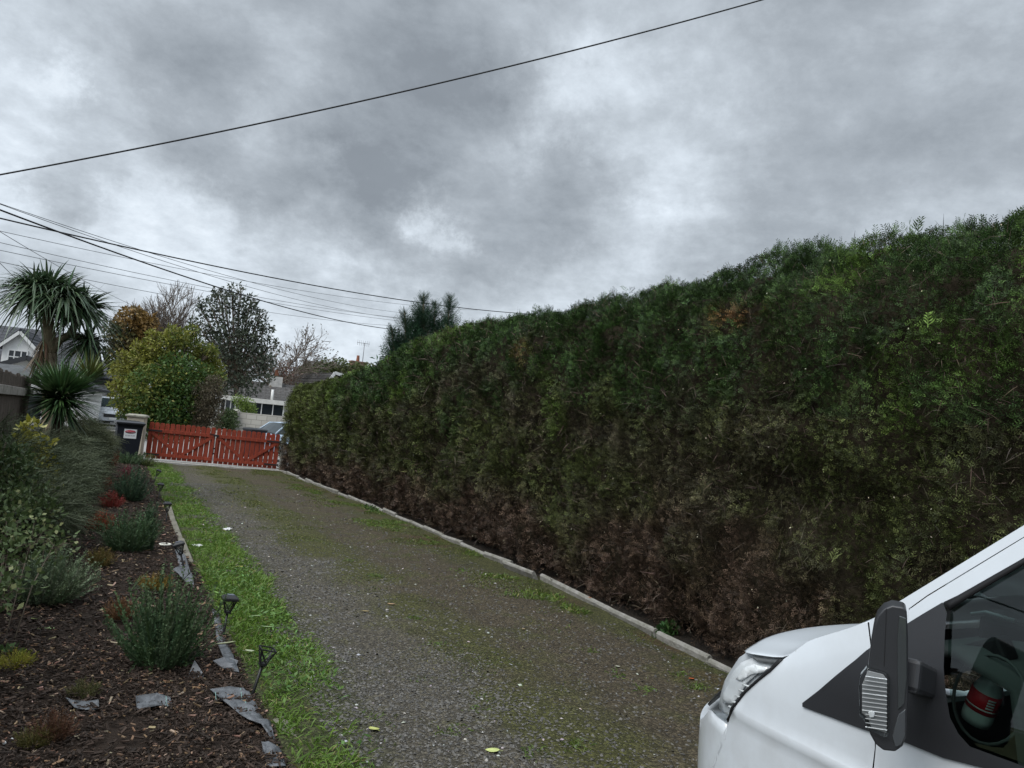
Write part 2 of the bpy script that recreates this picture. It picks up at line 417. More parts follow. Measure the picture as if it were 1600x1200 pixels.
def bed_h(P):
    Q = P.reshape(-1, 3)
    h = .07 * fbm(Q, 1.3, 11, 3) + .05 * fbm(Q, 6, 12, 3) + .035 * sstep(1.0, .2, Q[:, 0])
    return (h * sstep(BED_X + .04, BED_X - .1, Q[:, 0]) - .03).reshape(P.shape[:2])
def bed_z(x, y):
    P = np.stack([np.asarray(x, float), np.asarray(y, float), np.zeros(np.shape(x))], -1).reshape(1, -1, 3)
    return .012 + bed_h(P).reshape(-1)
def bed_col(P):
    n_ = fbm(P, 5, 2, 4); return mixc([.018, .013, .010], [.042, .029, .021], n_)
sheet('flower_bed', -5.0, BED_X, -4, 27.2, .012, ground_mat('bark_mulch', .9, 120, .6, 1.0, 60, .15), 150, 780, bed_h, bed_col)

# bark chips lying on the bed: uncountable
def chips(n, xr, yr, smin, smax):
    x = rng.uniform(*xr, n); y = rng.uniform(*yr, n)
    keep = vnoise(np.stack([x, y, 0 * x], -1), 3.0, 4) > rng.random(n) * .20
    x, y = x[keep], y[keep]; n = len(x)
    P = np.stack([x, y, bed_z(x, y) + .008 + .014 * rng.random(n)], -1)
    a = rng.random(n) * 2 * pi; ax = unit(np.stack([np.cos(a), np.sin(a), rng.normal(0, .28, n)], -1))
    sd_ = unit(np.cross(ax, np.array([0, 0, 1.]) + rng.normal(0, .35, (n, 3)))); nm = np.cross(sd_, ax)
    l = (smin + (smax - smin) * rng.random(n) ** 2.2)[:, None]; w = l * (.12 + .30 * rng.random((n, 1))); t = .003 + .004 * rng.random((n, 1))
    b = nm * l * .08 * rng.random((n, 1))
    a0, a1 = P - ax * l / 2, P + ax * l / 2
    c0, c1, c2, c3 = a0 - sd_ * w * .3, a0 + sd_ * w * .45 + b, a1 + sd_ * w * .25, a1 - sd_ * w * .5 + b
    top = np.stack([c0, c1, c2, c3], 1); up = (nm * t)[:, None, :]
    Q = [top + up] + [np.stack([u, v, v + nm * t, u + nm * t], 1) for u, v in ((c0, c1), (c1, c2), (c2, c3), (c3, c0))]
    r = rng.random(n)
    col = mixc([.019, .0135, .010], [.056, .037, .027], rng.random(n))
    col = np.where((r > .88)[:, None], jit([.17, .105, .065], n, .3), col)
    col = np.where((r > .975)[:, None], jit([.30, .22, .15], n, .3), col)
    return np.concatenate(Q, 0), np.tile(col, (5, 1))
c1 = chips(48000, (-2.0, BED_X - .01), (2.0, 6.2), .010, .052)
c2 = chips(20000, (-2.0, BED_X - .01), (6.2, 12), .018, .075)
c3 = chips(14000, (-2.0, BED_X - .01), (12, 26), .03, .10)
o = soup('mulch_chips', np.concatenate([c[0] for c in (c1, c2, c3)]), 4, np.concatenate([c[1] for c in (c1, c2, c3)]), CHIP)
tag(o, 'dark brown bark chips scattered over the flower bed', 'bark mulch', kind='stuff')

# loose stones on the drive: uncountable
def stones(n, yr, smin, smax):
    y = yr[0] + (yr[1] - yr[0]) * rng.random(n); x = rng.uniform(1.25, 4.6, n)
    P0 = np.stack([x, y, 0 * x], -1)
    dens = .22 + .78 * sstep(2.9, 2.0, x + (vnoise(P0, 2, 3) - .5) * 1.2); dens *= .35 + .9 * vnoise(P0, 1.7, 8)
    k = rng.random(n) < dens; P0 = P0[k]; n = len(P0)
    P0[:, 2] = .012 + drive_h(P0.reshape(1, -1, 3)).reshape(-1)
    s = (smin + (smax - smin) * rng.random(n) ** 3)[:, None]
    a = unit(np.concatenate([rng.normal(size=(n, 2)), rng.normal(0, .2, (n, 1))], 1)); b = unit(np.cross(a, np.array([0, 0, 1.]) + rng.normal(0, .2, (n, 3)))); c = np.cross(a, b)
    j = lambda: .7 + .6 * rng.random((n, 1))
    v = [P0 + a * s * j(), P0 + b * s * .75 * j(), P0 - a * s * j(), P0 - b * s * .75 * j(), P0 + c * s * .45 * j() + a * s * .2, P0 - c * s * .45 * j()]
    c_up = np.sign(c[:, 2:3]); v[4], v[5] = np.where(c_up > 0, v[4], v[5]), np.where(c_up > 0, v[5], v[4])
    T = [np.stack([v[i], v[(i + 1) % 4], v[4]], 1) for i in range(4)]
    col = mixc([.05, .048, .045], [.125, .118, .106], rng.random(n)); col = np.where((rng.random(n) > .985)[:, None], jit([.34, .33, .31], n), col)
    return np.concatenate(T, 0), np.tile(col, (4, 1))
s1 = stones(34000, (2.9, 6.0), .005, .019); s2 = stones(24000, (6, 11), .007, .022); s3 = stones(9000, (11, 20), .012, .03)
o = soup('gravel_stones', np.concatenate([c[0] for c in (s1, s2, s3)]), 3, np.concatenate([c[1] for c in (s1, s2, s3)]), STONE)
tag(o, 'loose grey stone chippings on the driveway', 'gravel', kind='stuff')

# grass: verge between bed and drive, tufts and moss on the drive: uncountable
def grass(n, xr, yr, ln, wd, mask, zf, col=None, seg=3):
    x = rng.uniform(*xr, n); y = rng.uniform(*yr, n); P = np.stack([x, y, 0 * x], -1)
    k = rng.random(n) < mask(P); P = P[k]; n = len(P); P[:, 2] = zf(P)
    ax = np.array([0, 0, .75]) + rng.normal(0, .5, (n, 3)) * np.array([1, 1, .2]) + np.array([.15, 0, 0])
    cl = fbm(P, 2.5, 21, 3)
    l = ln * (.5 + .9 * rng.random(n)) * (.6 + .8 * cl)
    V, idx = blades(P, ax, l, wd * (.6 + .8 * rng.random(n)), .35 + .5 * rng.random(n), seg)
    c = mixc([.058, .125, .018], [.15, .235, .036], rng.random(n) * .6 + cl * .4) if col is None else jit(col, n, .35)
    c = np.where((rng.random(n) > .93)[:, None], jit([.22, .21, .08], n), c)
    return V, c[idx]
lawn_mask = lambda P: sstep(lawn_edge(P) + .10 + .25 * (fbm(P, 1.6, 30, 3) - .5) * 2, lawn_edge(P) - .20, P[:, 0]) * (.12 + 1.0 * sstep(.34, .56, fbm(P, 2.2, 31, 3)))
zl = lambda P: np.full(len(P), .012)
zd = lambda P: .01 + drive_h(P.reshape(1, -1, 3)).reshape(-1)
G = [grass(34000, (BED_X + .0, 2.0), (2.6, 6), .115, .0065, lawn_mask, zl),
     grass(26000, (BED_X + .0, 2.0), (6, 12), .12, .009, lawn_mask, zl),
     grass(26000, (BED_X - .05, 2.0), (12, 26.6), .12, .014, lawn_mask, zl, seg=2)]
moss_mask = lambda P: (.75 * sstep(.55, .1, np.abs(P[:, 0] + (fbm(P, 1.4, 5, 3) - .5) * 1.2 - 2.75)) + .95 * sstep(3.85, 4.3, P[:, 0] + (fbm(P, 1.4, 6, 3) - .5) * 1.2) + .06) * sstep(.44, .62, fbm(P, 1.8, 40, 4))
G += [grass(60000, (1.5, 4.75), (3, 8), .028, .004, moss_mask, zd, (.075, .095, .022), 2),
      grass(60000, (1.5, 5.0), (8, 15), .034, .007, moss_mask, zd, (.08, .10, .024), 2),
      grass(52000, (1.5, 5.0), (15, 26), .05, .012, moss_mask, zd, (.09, .105, .026), 2)]
weed = lambda P: sstep(.72, .80, fbm(P, 2.2, 50, 2)) * sstep(3.6, 4.3, P[:, 0])
weed2 = lambda P: sstep(.60, .72, fbm(P, 2.2, 52, 2)) * sstep(3.95, 4.3, P[:, 0])
G += [grass(20000, (1.6, 4.7), (3, 7), .06, .006, weed, zd, (.07, .11, .02), 2), grass(30000, (3.9, 5.0), (6, 22), .08, .010, weed2, zd, (.09, .14, .025), 2)]
# a few single tufts between the stones
for (px, py, nb, h) in [(1085, 1080, 60, .06), (965, 1055, 40, .05), (1005, 1080, 50, .05), (750, 1090, 26, .04), (700, 1150, 36, .05), (725, 1140, 20, .05), (900, 1170, 60, .06), (680, 1010, 40, .04),
                        (745, 1110, 24, .04), (830, 1180, 40, .05), (650, 1060, 26, .04), (590, 1130, 30, .05), (925, 1020, 40, .04), (1060, 1060, 40, .05), (545, 880, 60, .05), (585, 905, 90, .06), (650, 970, 70, .05)]:
    g0 = gnd(px, py); P = np.array(g0)[None] + rng.normal(0, .045, (nb, 3)) * np.array([1, 1, 0]); P[:, 2] = zd(P)
    V, idx = blades(P, np.array([0, 0, .6]) + rng.normal(0, .6, (nb, 3)) * np.array([1, 1, .1]), h * (.5 + rng.random(nb)), .006, .5, 2)
    G.append((V, jit([.085, .13, .025], nb, .4)[idx]))
o = soup('grass', np.concatenate([g[0] for g in G]), 4, np.concatenate([g[1] for g in G]), GRASS)
tag(o, 'bright green verge grass and mossy tufts along the gravel drive', 'grass', kind='stuff')
# broad-leaved weeds in the verge
n = 1500; x = rng.uniform(1.05, 1.5, n); y = rng.uniform(3, 9, n) ** 1.0; P = np.stack([x, y, .03 + .05 * rng.random(n)], -1)
k = fbm(P, 2.5, 60, 2) > .5; P = P[k]; n = len(P)
V, c = leaves(P, rdir(n) * np.array([1, 1, .3]) + np.array([0, 0, .35]), .028 + .04 * rng.random(n), .012 + .012 * rng.random(n), jit([.11, .20, .05], n, .3))
o = soup('verge_weeds', V, 4, c, LEAF); tag(o, 'broad leaved weeds low in the grass verge', 'weeds', kind='stuff')

# ================================================================== HEDGE
def hedge_h(y):
    return np.interp(y, [-8, 1.5, 3, 5, 8, 11, 13.8, 15.3, 17, 18.8, 21, 24, 26.3], [3.5, 3.47, 3.44, 3.63, 3.68, 3.70, 3.82, 3.78, 3.52, 3.15, 3.04, 2.95, 2.85])
PROF = np.array([[.16, .015], [.08, .07], [.02, .22], [.03, .5], [.0, .68], [.06, .84], [.20, .93], [.50, .985], [1.0, 1.0], [1.6, .99], [2.05, .9], [2.25, .6], [2.2, .3], [2.1, .02]])
def hedge_pt(y, t):
    """surface point, outward normal for arclength fraction t"""
    H = hedge_h(y); xb = kerb_x(y)
    px_, pz_ = PROF[:, 0], PROF[:, 1] * 3.6
    s = np.concatenate([[0], np.cumsum(np.hypot(np.diff(px_), np.diff(pz_)))]); s /= s[-1]
    f = lambda tt: (np.interp(tt, s, PROF[:, 0]), np.interp(tt, s, PROF[:, 1]))
    x_, z_ = f(t); xa, za = f(np.clip(t - .03, 0, 1)); xc, zc = f(np.clip(t + .03, 0, 1))
    nx, nz = -(zc - za) * 3.6, (xc - xa); nl_ = np.hypot(nx, nz) + 1e-6
    return np.stack([xb + .01 + x_, y, z_ * H], -1), np.stack([nx / nl_, 0 * nx, nz / nl_], -1)
HY0, HY1 = -5.0, 26.2
def hedge_disp(P):
    return .24 * (fbm(P, .75, 70, 3) - .5) + .20 * (vnoise(P, 2.6, 71) - .5) + .20 * (vnoise(P, 6.0, 72) - .5)
def hedge_samples(n, y0, y1, tmax=.80):
    y = rng.uniform(y0, y1, n); t = rng.random(n) * tmax
    return hedge_pt(y, t)
def end_samples(n):
    """far end of the hedge"""
    t = rng.random(n); P, nr = hedge_pt(np.full(n, HY1), t)
    k = rng.random(n)[:, None] ** .6; cx = kerb_x(HY1) + 1.1
    P2 = P.copy(); P2[:, 0] = cx + (P[:, 0] - cx) * k[:, 0]; P2[:, 2] = P[:, 2] * (.35 + .65 * k[:, 0]) if False else P[:, 2]
    return P2, np.tile(np.array([0, 1., 0]), (n, 1))
def hedge_col(P, n):
    H = hedge_h(P[:, 1]); u = P[:, 2] / H; y = P[:, 1]
    a = fbm(P, .9, 80, 3); b = fbm(P, 2.6, 81, 3); c_ = vnoise(P, 7, 82)
    green = mixc([.019, .042, .013], [.042, .076, .021], rng.random(n))
    olive = mixc([.036, .047, .018], [.068, .080, .027], rng.random(n))
    brown = mixc([.046, .040, .025], [.080, .068, .044], rng.random(n))
    plum = mixc([.054, .034, .029], [.098, .060, .053], rng.random(n))
    bright = mixc([.07, .13, .025], [.11, .17, .035], rng.random(n))
    col = mixc(olive, brown, sstep(.48, .70, b + .25 * (c_ - .5)) * .6)
    g = sstep(.54, .74, u + .75 * (a - .5) + .35 * (b - .5) + .12 * sstep(12, 4, y) * (u > .6))
    col = mixc(col, green, g)
    band = np.exp(-((u - .60 - .10 * np.sin(y * .7) - .5 * (a - .5)) / .055) ** 2) * sstep(4, 7, y) * sstep(19, 12, y)
    col = mixc(col, [.075, .062, .046], np.clip(band, 0, 1) * .75)
    pl = sstep(.32, .12, u + .5 * (a - .5) + .3 * (b - .5))
    col = mixc(col, plum, pl * .85)
    br = sstep(.64, .74, fbm(P, 1.3, 83, 2)) * sstep(.3, .6, u)
    col = mixc(col, bright, br * .6)
    col = mixc(col, [.085, .10, .028], sstep(18.5, 23.5, y) * sstep(.3, .75, u + .5 * (b - .5)) * .75)          # yellower green foliage at the far end
    col = mixc(col, [.10, .155, .03], np.exp(-((y - 13.6) / .7) ** 2) * sstep(.82, .97, u) * .8)
    rust = np.exp(-(((y - 5.2) / .35) ** 2 + ((P[:, 2] - 3.05) / .10) ** 2)) + .7 * np.exp(-(((y - 9.7) / .25) ** 2 + ((P[:, 2] - 3.0) / .2) ** 2))
    col = mixc(col, [.17, .075, .035], np.clip(rust, 0, 1) * .85 * (rng.random(n) > .3))
    col = col * (.55 + .9 * fbm(P, 4.5, 205, 2))[:, None]
    return col * np.array([1.20, 1.20, 1.08]) * (.34 + 1.6 * rng.random((n, 1)) ** 2.4)
HV, HC = [], []
def add_sprays(P, nr, ln, K, up=.45, spread=.8, out=.5, nl=.5, nw=.11):
    kp = vnoise(P, 6.0, 75) + .35 * rng.random(len(P)) > .36; P, nr = P[kp], nr[kp]; n = len(P); d = hedge_disp(P)
    P2 = P + nr * (d - .05 - .10 * rng.random(n) ** 1.5)[:, None]
    P2[:, 2] = np.maximum(P2[:, 2], .03)
    fld = np.stack([vnoise(P, 4.5, 201 + k) - .5 for k in range(3)], -1)          # neighbouring sprays lean the same way, in tufts
    ax = nr * out + np.array([0, 0, 1.]) * up + fld * 2.0 + rng.normal(0, 1, (n, 3)) * spread * .33
    V, idx = sprays(P2, ax, ln * (.6 + .8 * rng.random(n)), K, nl, nw, True, .12)
    HV.append(V); HC.append(hedge_col(P, n)[idx])
for (y0, y1, n, ln, K, w) in [(1.2, 5.0, 100000, .048, 5, .19), (5.0, 8.5, 76000, .056, 5, .20), (8.5, 13, 46000, .080, 5, .21), (13, 18.5, 26000, .12, 5, .22), (18.5, HY1, 22000, .15, 5, .22), (HY0, 1.2, 9000, .16, 6, .15)]:
    P, nr = hedge_samples(n, y0, y1); add_sprays(P, nr, ln, K, nw=w)
P, nr = end_samples(2500); add_sprays(P, nr, .17, 5)
P, nr = hedge_pt(rng.uniform(HY0, HY1, 5000), .8 + .2 * rng.random(5000)); add_sprays(P, nr, .3, 5)
# shaggy leading shoots along the top
def tops(n, y0, y1, ln):
    y = rng.uniform(y0, y1, n); t = .44 + .24 * rng.random(n); P, nr = hedge_pt(y, t)
    k = fbm(P, 2.2, 90, 2) > .42; P, nr = P[k], nr[k]; n = len(P)
    P2 = P + nr * (hedge_disp(P) - .03)[:, None]
    ax = np.array([0, 0, .8]) + nr * .4 + rng.normal(0, .42, (n, 3))
    V, idx = sprays(P2, ax, ln * (.35 + 1.0 * rng.random(n) ** 1.6), 12, .42, .085, True, .02)
    HV.append(V); HC.append((hedge_col(P, n) * 1.1)[idx])
tops(12000, 1.2, 5.5, .105); tops(8000, 5.5, 12, .095); tops(3500, 12, 19, .12); tops(1800, 19, HY1, .15)
# individual long sprays on the face
P, nr = hedge_samples(500, 1.5, 12, .62); n = len(P); P2 = P + nr * (hedge_disp(P))[:, None]
V, idx = sprays(P2, nr * .6 + np.array([0, -.2, .55]) + rng.normal(0, .4, (n, 3)), .07 + .09 * rng.random(n), 9, .42, .10, True, .3)
HV.append(V); HC.append((hedge_col(P, n) * 1.15)[idx])
hedge = thing('hedge', (0, 0, 0), 'tall clipped conifer hedge, green on top and browned below, along the drive', 'hedge')
soup('foliage', np.concatenate(HV), 3, np.concatenate(HC), NEEDLE, hedge)
# bare twigs
def twigs(n, y0, y1, ln, wd, mask):
    P, nr = hedge_samples(n, y0, y1, .55); k = rng.random(n) < mask(P); P, nr = P[k], nr[k]; n = len(P)
    P2 = P + nr * (hedge_disp(P) - .06)[:, None]; P2[:, 2] = np.maximum(P2[:, 2], .05)
    ax = nr * .45 + rng.normal(0, .5, (n, 3)) + np.array([0, -.2, .45])
    V, idx = blades(P2, ax, ln * (.4 + 1.1 * rng.random(n)), wd, .3 * rng.random(n), 3)
    return V, jit([.085, .066, .052], n, .5)[idx]
tm = lambda P: .08 + .92 * sstep(.42, .62, fbm(P, 2.6, 81, 3))
T = [twigs(7000, 1.5, 6, .10, .0035, tm), twigs(7000, 6, 11, .12, .005, tm), twigs(6000, 11, 18, .18, .009, tm), twigs(3000, 18, HY1, .2, .012, tm)]
P, nr = hedge_samples(420, 1.5, 14, .66); n = len(P); P2 = P + nr * (hedge_disp(P) + .03)[:, None]      # pale cut ends of clipped shoots
T.append(leaves(P2, rdir(n), .012 + .010 * rng.random(n), .008, jit([.42, .38, .28], n, .3)))
soup('twig_leaves', np.concatenate([t[0] for t in T]), 4, np.concatenate([t[1] for t in T]), TWIG, hedge)
# dense inner mass
rows = []
for y in np.linspace(HY0, HY1 - .15, 150):
    t = np.linspace(0, 1, 40); P, nr = hedge_pt(np.full(40, y), t)
    P = P - nr * (.20 - .8 * hedge_disp(P))[:, None]; P[:, 2] = np.maximum(P[:, 2], 0.0); rows.append([tuple(p) for p in P])
mb = MB(); mb.grid(rows); mb.add([rows[-1][i] for i in range(40)], [tuple(range(40))]); mb.add([rows[0][i] for i in range(40)], [tuple(range(39, -1, -1))])
# stems at the foot of the hedge
for y in np.arange(1.5, HY1, .42):
    yy = y + random.uniform(-.12, .12); xb = float(kerb_x(yy)) + random.uniform(.5, .65)
    mb.tube([(xb, yy, -.02), (xb - .05, yy + random.uniform(-.05, .05), .35), (xb + .05, yy, .8)], [.03, .024, .02], 6)
mb.build('inner_branches', mat('hedge_inside', (.022, .018, .012), .95, .05, var=.6, vscale=9, bump=.8, bscale=30), hedge, fixn=False)

# ================================================================== KERB SLABS
CONC = mat('edging_concrete', (.15, .145, .12), .92, .12, var=.35, vscale=6, bump=.7, bscale=35, col2=(.26, .25, .235))
y = 2.4; i = 0
KG = 'concrete edging slabs along the hedge'
while y < 25.4:
    ln = .86 + random.uniform(-.03, .03); y2 = y + ln
    a = Vector((float(kerb_x(y)), y, 0)); b = Vector((float(kerb_x(y2)), y2, 0)); d = (b - a).normalized()
    heave = 8.2 < y < 9.0
    if heave: a.x -= .17; b.x += .02
    mb = MB(); yaw = math.atan2(d.y, d.x) + random.uniform(-.03, .03)
    h = .085 + random.uniform(-.03, .03) + (.04 if heave else 0)
    Mx = Matrix.Rotation(yaw, 4, 'Z') @ Matrix.Rotation(radians(-14 + random.uniform(-7, 7) - (12 if heave else 0)), 4, 'X') @ Matrix.Rotation(radians(random.uniform(-1.8, 1.8) + (2.5 if heave else 0)), 4, 'Y')
    nl_ = (b - a).length
    prof = [(-.028, -.12), (.028, -.12), (.028, h - .02), (.012, h), (-.012, h), (-.028, h - .02)]
    poly = [(-nl_ / 2 + .006, p, q) for p, q in prof]
    mb.prism(poly, (nl_ - .012, 0, 0), M=Matrix.Translation((a + b) / 2) @ Mx)
    o = mb.build('edging_slab', CONC, None, bevel=.004)
    if heave: tag(o, 'heaved concrete edging slab jutting out of line with its end exposed, below the hedge', 'edging slab', KG)
    else: tag(o, 'grey concrete edging slab set in line at the foot of the hedge', 'edging slab', KG)
    y = y2 + .004; i += 1

# ================================================================== GATE
RED = mat('red_gate_paint', (.21, .036, .018), .6, .25, var=.38, vscale=9, bump=.25, bscale=70, stretch=(3, 3, .35))
BLACKM = mat('black_ironwork', (.012, .012, .013), .5, .4)
gd = (GATE_B - GATE_A); GL = gd.length; gyaw = math.atan2(gd.y, gd.x); gdir = gd.normalized()
sheet_o = MB().box((GATE_A + GATE_B) / 2 + Vector((0, .1, -.05)), (GL + .5, .9, .16), rz=gyaw).build('pavement_threshold', mat('threshold_concrete', (.30, .29, .27), .9, .2, var=.25, vscale=4, bump=.3)); sheet_o['kind'] = 'structure'
def gate_leaf(x0, x1, hinge_left, label):
    t = thing('gate_leaf', GATE_A + gdir * x0 + Vector((0, 0, .06)), label, 'gate', 'leaves of the double gate', gyaw)
    t.rotation_euler = (0, -math.asin((GATE_B.z - GATE_A.z) / GL), gyaw)
    W = x1 - x0; Hg = 1.14; nb = 13; pitch = W / nb
    for k in range(nb):
        w = pitch - .016 - random.uniform(0, .012); xx = (k + .5) * pitch; h = Hg + random.uniform(-.012, .012)
        mb = MB(); prof = [(-w / 2, 0), (w / 2, 0), (w / 2, h - .03), (w / 2 - .03, h), (-w / 2 + .03, h), (-w / 2, h - .03)]
        mb.prism([(xx + p, .0, .02 + q) for p, q in prof], (0, .02, 0)); mb.build('picket', RED, t, bevel=.003)
    for z in (.15, .90):
        MB().box((W / 2, -.021, z), (W - .02, .04, .105)).build('rail', RED, t, bevel=.004)
    for a, b in (((.10, .84), (W * .47, .21)), ((W * .53, .21), (W - .10, .84))):
        MB().bar((a[0], -.019, a[1]), (b[0], -.019, b[1]), .034, .095, up=(0, 0, 1)).build('brace', RED, t, bevel=.004)
    for xx in (.045, W - .045):
        MB().box((xx, -.0165, .525), (.085, .033, .64)).build('stile', RED, t, bevel=.004)
    hx = 0 if hinge_left else W
    sg = 1 if hinge_left else -1
    for z in (.15, .90):
        mb = MB().box((hx + sg * .19, -.046, z), (.42, .008, .05)); mb.tube([(hx - sg * .03, -.05, z - .045), (hx - sg * .03, -.05, z + .045)], .018, 8)
        mb.build('strap_hinge', BLACKM, t)
    return t
half = GL / 2
gl = gate_leaf(.02, half - .012, True, 'red picket gate leaf hung on the cream pillar beside the wheelie bin')
gr = gate_leaf(half + .012, GL - .03, False, 'red picket gate leaf hung on the concrete post at the hedge')
mb = MB().box((.0, -.055, .92), (.16, .02, .06)).box((-.13, -.058, .955), (.14, .018, .018)); mb.tube([(-.02, -.062, .72), (-.02, -.062, .3)], .011, 6); mb.box((-.02, -.052, .5), (.05, .014, .05)); mb.box((-.02, -.052, .34), (.05, .014, .05))
mb.tube([(-.02, -.062, .92), (-.02, -.062, .3)], .008, 6)
lt = mb.build('latch', BLACKM, gr); lt.location = (0.0, 0, 0)

# posts and pillar
CREAM = mat('cream_render', (.50, .44, .35), .9, .15, var=.22, vscale=3, bump=.25, bscale=60, col2=(.36, .32, .26))
CAPM = mat('cap_concrete', (.25, .24, .20), .9, .15, var=.35, vscale=6, bump=.4)
pc = GATE_A + Vector((-.33, .02, 0))
t = thing('gate_pillar', (pc.x, pc.y, 0), 'cream rendered square gate pillar with concrete cap behind the wheelie bin', 'pillar', rz=gyaw)
MB().box((0, 0, .69), (.50, .50, 1.38)).build('shaft', CREAM, t, bevel=.012)
mb = MB().box((0, 0, 1.41), (.60, .60, .06)).box((0, 0, 1.455), (.58, .58, .035), taper=.7); mb.build('cap', CAPM, t, bevel=.01)
pp = GATE_B + gdir * .11
t = thing('gate_post', (pp.x, pp.y, 0), 'pale concrete gate post half hidden by the hedge end', 'post', rz=gyaw)
MB().box((0, 0, .56), (.15, .15, 1.14)).build('shaft', mat('post_concrete', (.24, .23, .205), .9, .2, var=.3, vscale=5, bump=.3), t, bevel=.012)
MB().box((0, 0, 1.155), (.15, .15, .05), taper=.5).build('cap', CAPM, t, bevel=.005)
GREYR = mat('grey_render', (.23, .22, .205), .92, .1, var=.3, vscale=2.5, bump=.4, bscale=30)
o = MB().box((-3.05, 27.0, .42), (6.7, .2, .86)).box((-3.05, 27.0, .88), (6.7, .26, .06)).build('garden_wall', GREYR, bevel=.01)
tag(o, 'low grey rendered garden wall running left from the cream pillar', 'wall')

# ================================================================== WHEELIE BIN
def font_mesh(txt, size, name, m, parent, loc, rot, xs=1.0):
    c = bpy.data.curves.new('txt', 'FONT'); c.body = txt; c.size = size; c.align_x = 'CENTER'; c.align_y = 'CENTER'; c.extrude = .0006; c.resolution_u = 2
    o_ = bpy.data.objects.new('txt', c); COL.objects.link(o_); bpy.context.view_layer.update()
    me = bpy.data.meshes.new_from_object(o_.evaluated_get(bpy.context.evaluated_depsgraph_get())); bpy.data.objects.remove(o_)
    me.materials.clear(); me.materials.append(m); o2 = link(name, me, parent); o2.location = loc; o2.rotation_euler = rot; o2.scale = (xs, 1, 1); return o2
PLAST = mat('black_bin_plastic', (.010, .012, .020), .5, .4, bump=.08, bscale=120)
LIDM = mat('bin_lid_plastic', (.018, .019, .024), .34, .5)
WHITE = mat('sticker_white', (.80, .79, .80), .5, .3); STRED = mat('sticker_red', (.45, .012, .035), .5, .3); STBL = mat('sticker_ink', (.07, .05, .10), .5, .3)
def bin_at(loc, rz, label, sticker):
    t = thing('wheelie_bin', loc, label, 'bin', None, rz)
    def ring(w, d, z, y0=0): return [(-w / 2, -d / 2 + y0, z), (w / 2, -d / 2 + y0, z), (w / 2, d / 2 + y0, z), (-w / 2, d / 2 + y0, z)]
    mb = MB(); mb.grid([ring(.46, .50, .05), ring(.50, .54, .3), ring(.575, .66, 1.0), ring(.60, .70, 1.06), ring(.63, .73, 1.062), ring(.63, .73, 1.10), ring(.585, .68, 1.10), ring(.44, .5, .1)], closed=True, smooth=False)
    mb.add(ring(.46, .50, .05), [(3, 2, 1, 0)]); mb.build('body', PLAST, t, bevel=.012)
    mb = MB(); mb.grid([ring(.655, .78, 1.09, -.01), ring(.665, .79, 1.135, -.01), ring(.60, .70, 1.17, 0), ring(.30, .36, 1.19, .02)], closed=True, smooth=False); mb.add(ring(.30, .36, 1.19, .02), [(0, 1, 2, 3)]); mb.add(ring(.655, .78, 1.09, -.01), [(3, 2, 1, 0)])
    mb.build('lid', LIDM, t, bevel=.012)
    MB().tube([(-.25, .42, 1.09), (.25, .42, 1.09)], .018, 8).build('handle', PLAST, t)
    for sx_ in (-1, 1):
        w = MB().lathe([(.02, -.03), (.10, -.03), (.11, -.02), (.11, .02), (.10, .03), (.02, .03)], (sx_ * .27, .26, .11), 16, Matrix.Rotation(pi / 2, 4, 'Y')).build('wheel', BLACKM, t)
    if sticker:
        tilt = math.atan2((.66 - .54) / 2, .7)
        zc = .83; yc = -(.54 + .12 * (zc - .3) / .7) / 2 - .012
        rot = (pi / 2 + tilt * 1.0, 0, 0)
        s = MB().box((0, 0, 0), (.285, .255, .003)).build('sticker', WHITE, t); s.location = (.015, yc, zc); s.rotation_euler = rot
        e = MB(); e.lathe([(.001, 0), (1, 0), (1, .0012), (.001, .0012)], n=28); eo = e.build('logo_oval', STRED, s); eo.scale = (.122, .046, 1); eo.location = (0, .052, .002)
        font_mesh('Thorntons', .048, 'lettering', WHITE, s, (0, .052, .0042), (0, 0, 0), .95)
        font_mesh('01 623 5133', .044, 'lettering', STBL, s, (0, -.052, .0026), (0, 0, 0), .95)
    return t
bp_ = at(199, 690, 25.2)
bin_at((bp_.x, 25.2, .03), radians(4), 'black wheelie bin with a white and red sticker in front of the cream pillar', True).scale = (1.16, 1.16, 1.06)

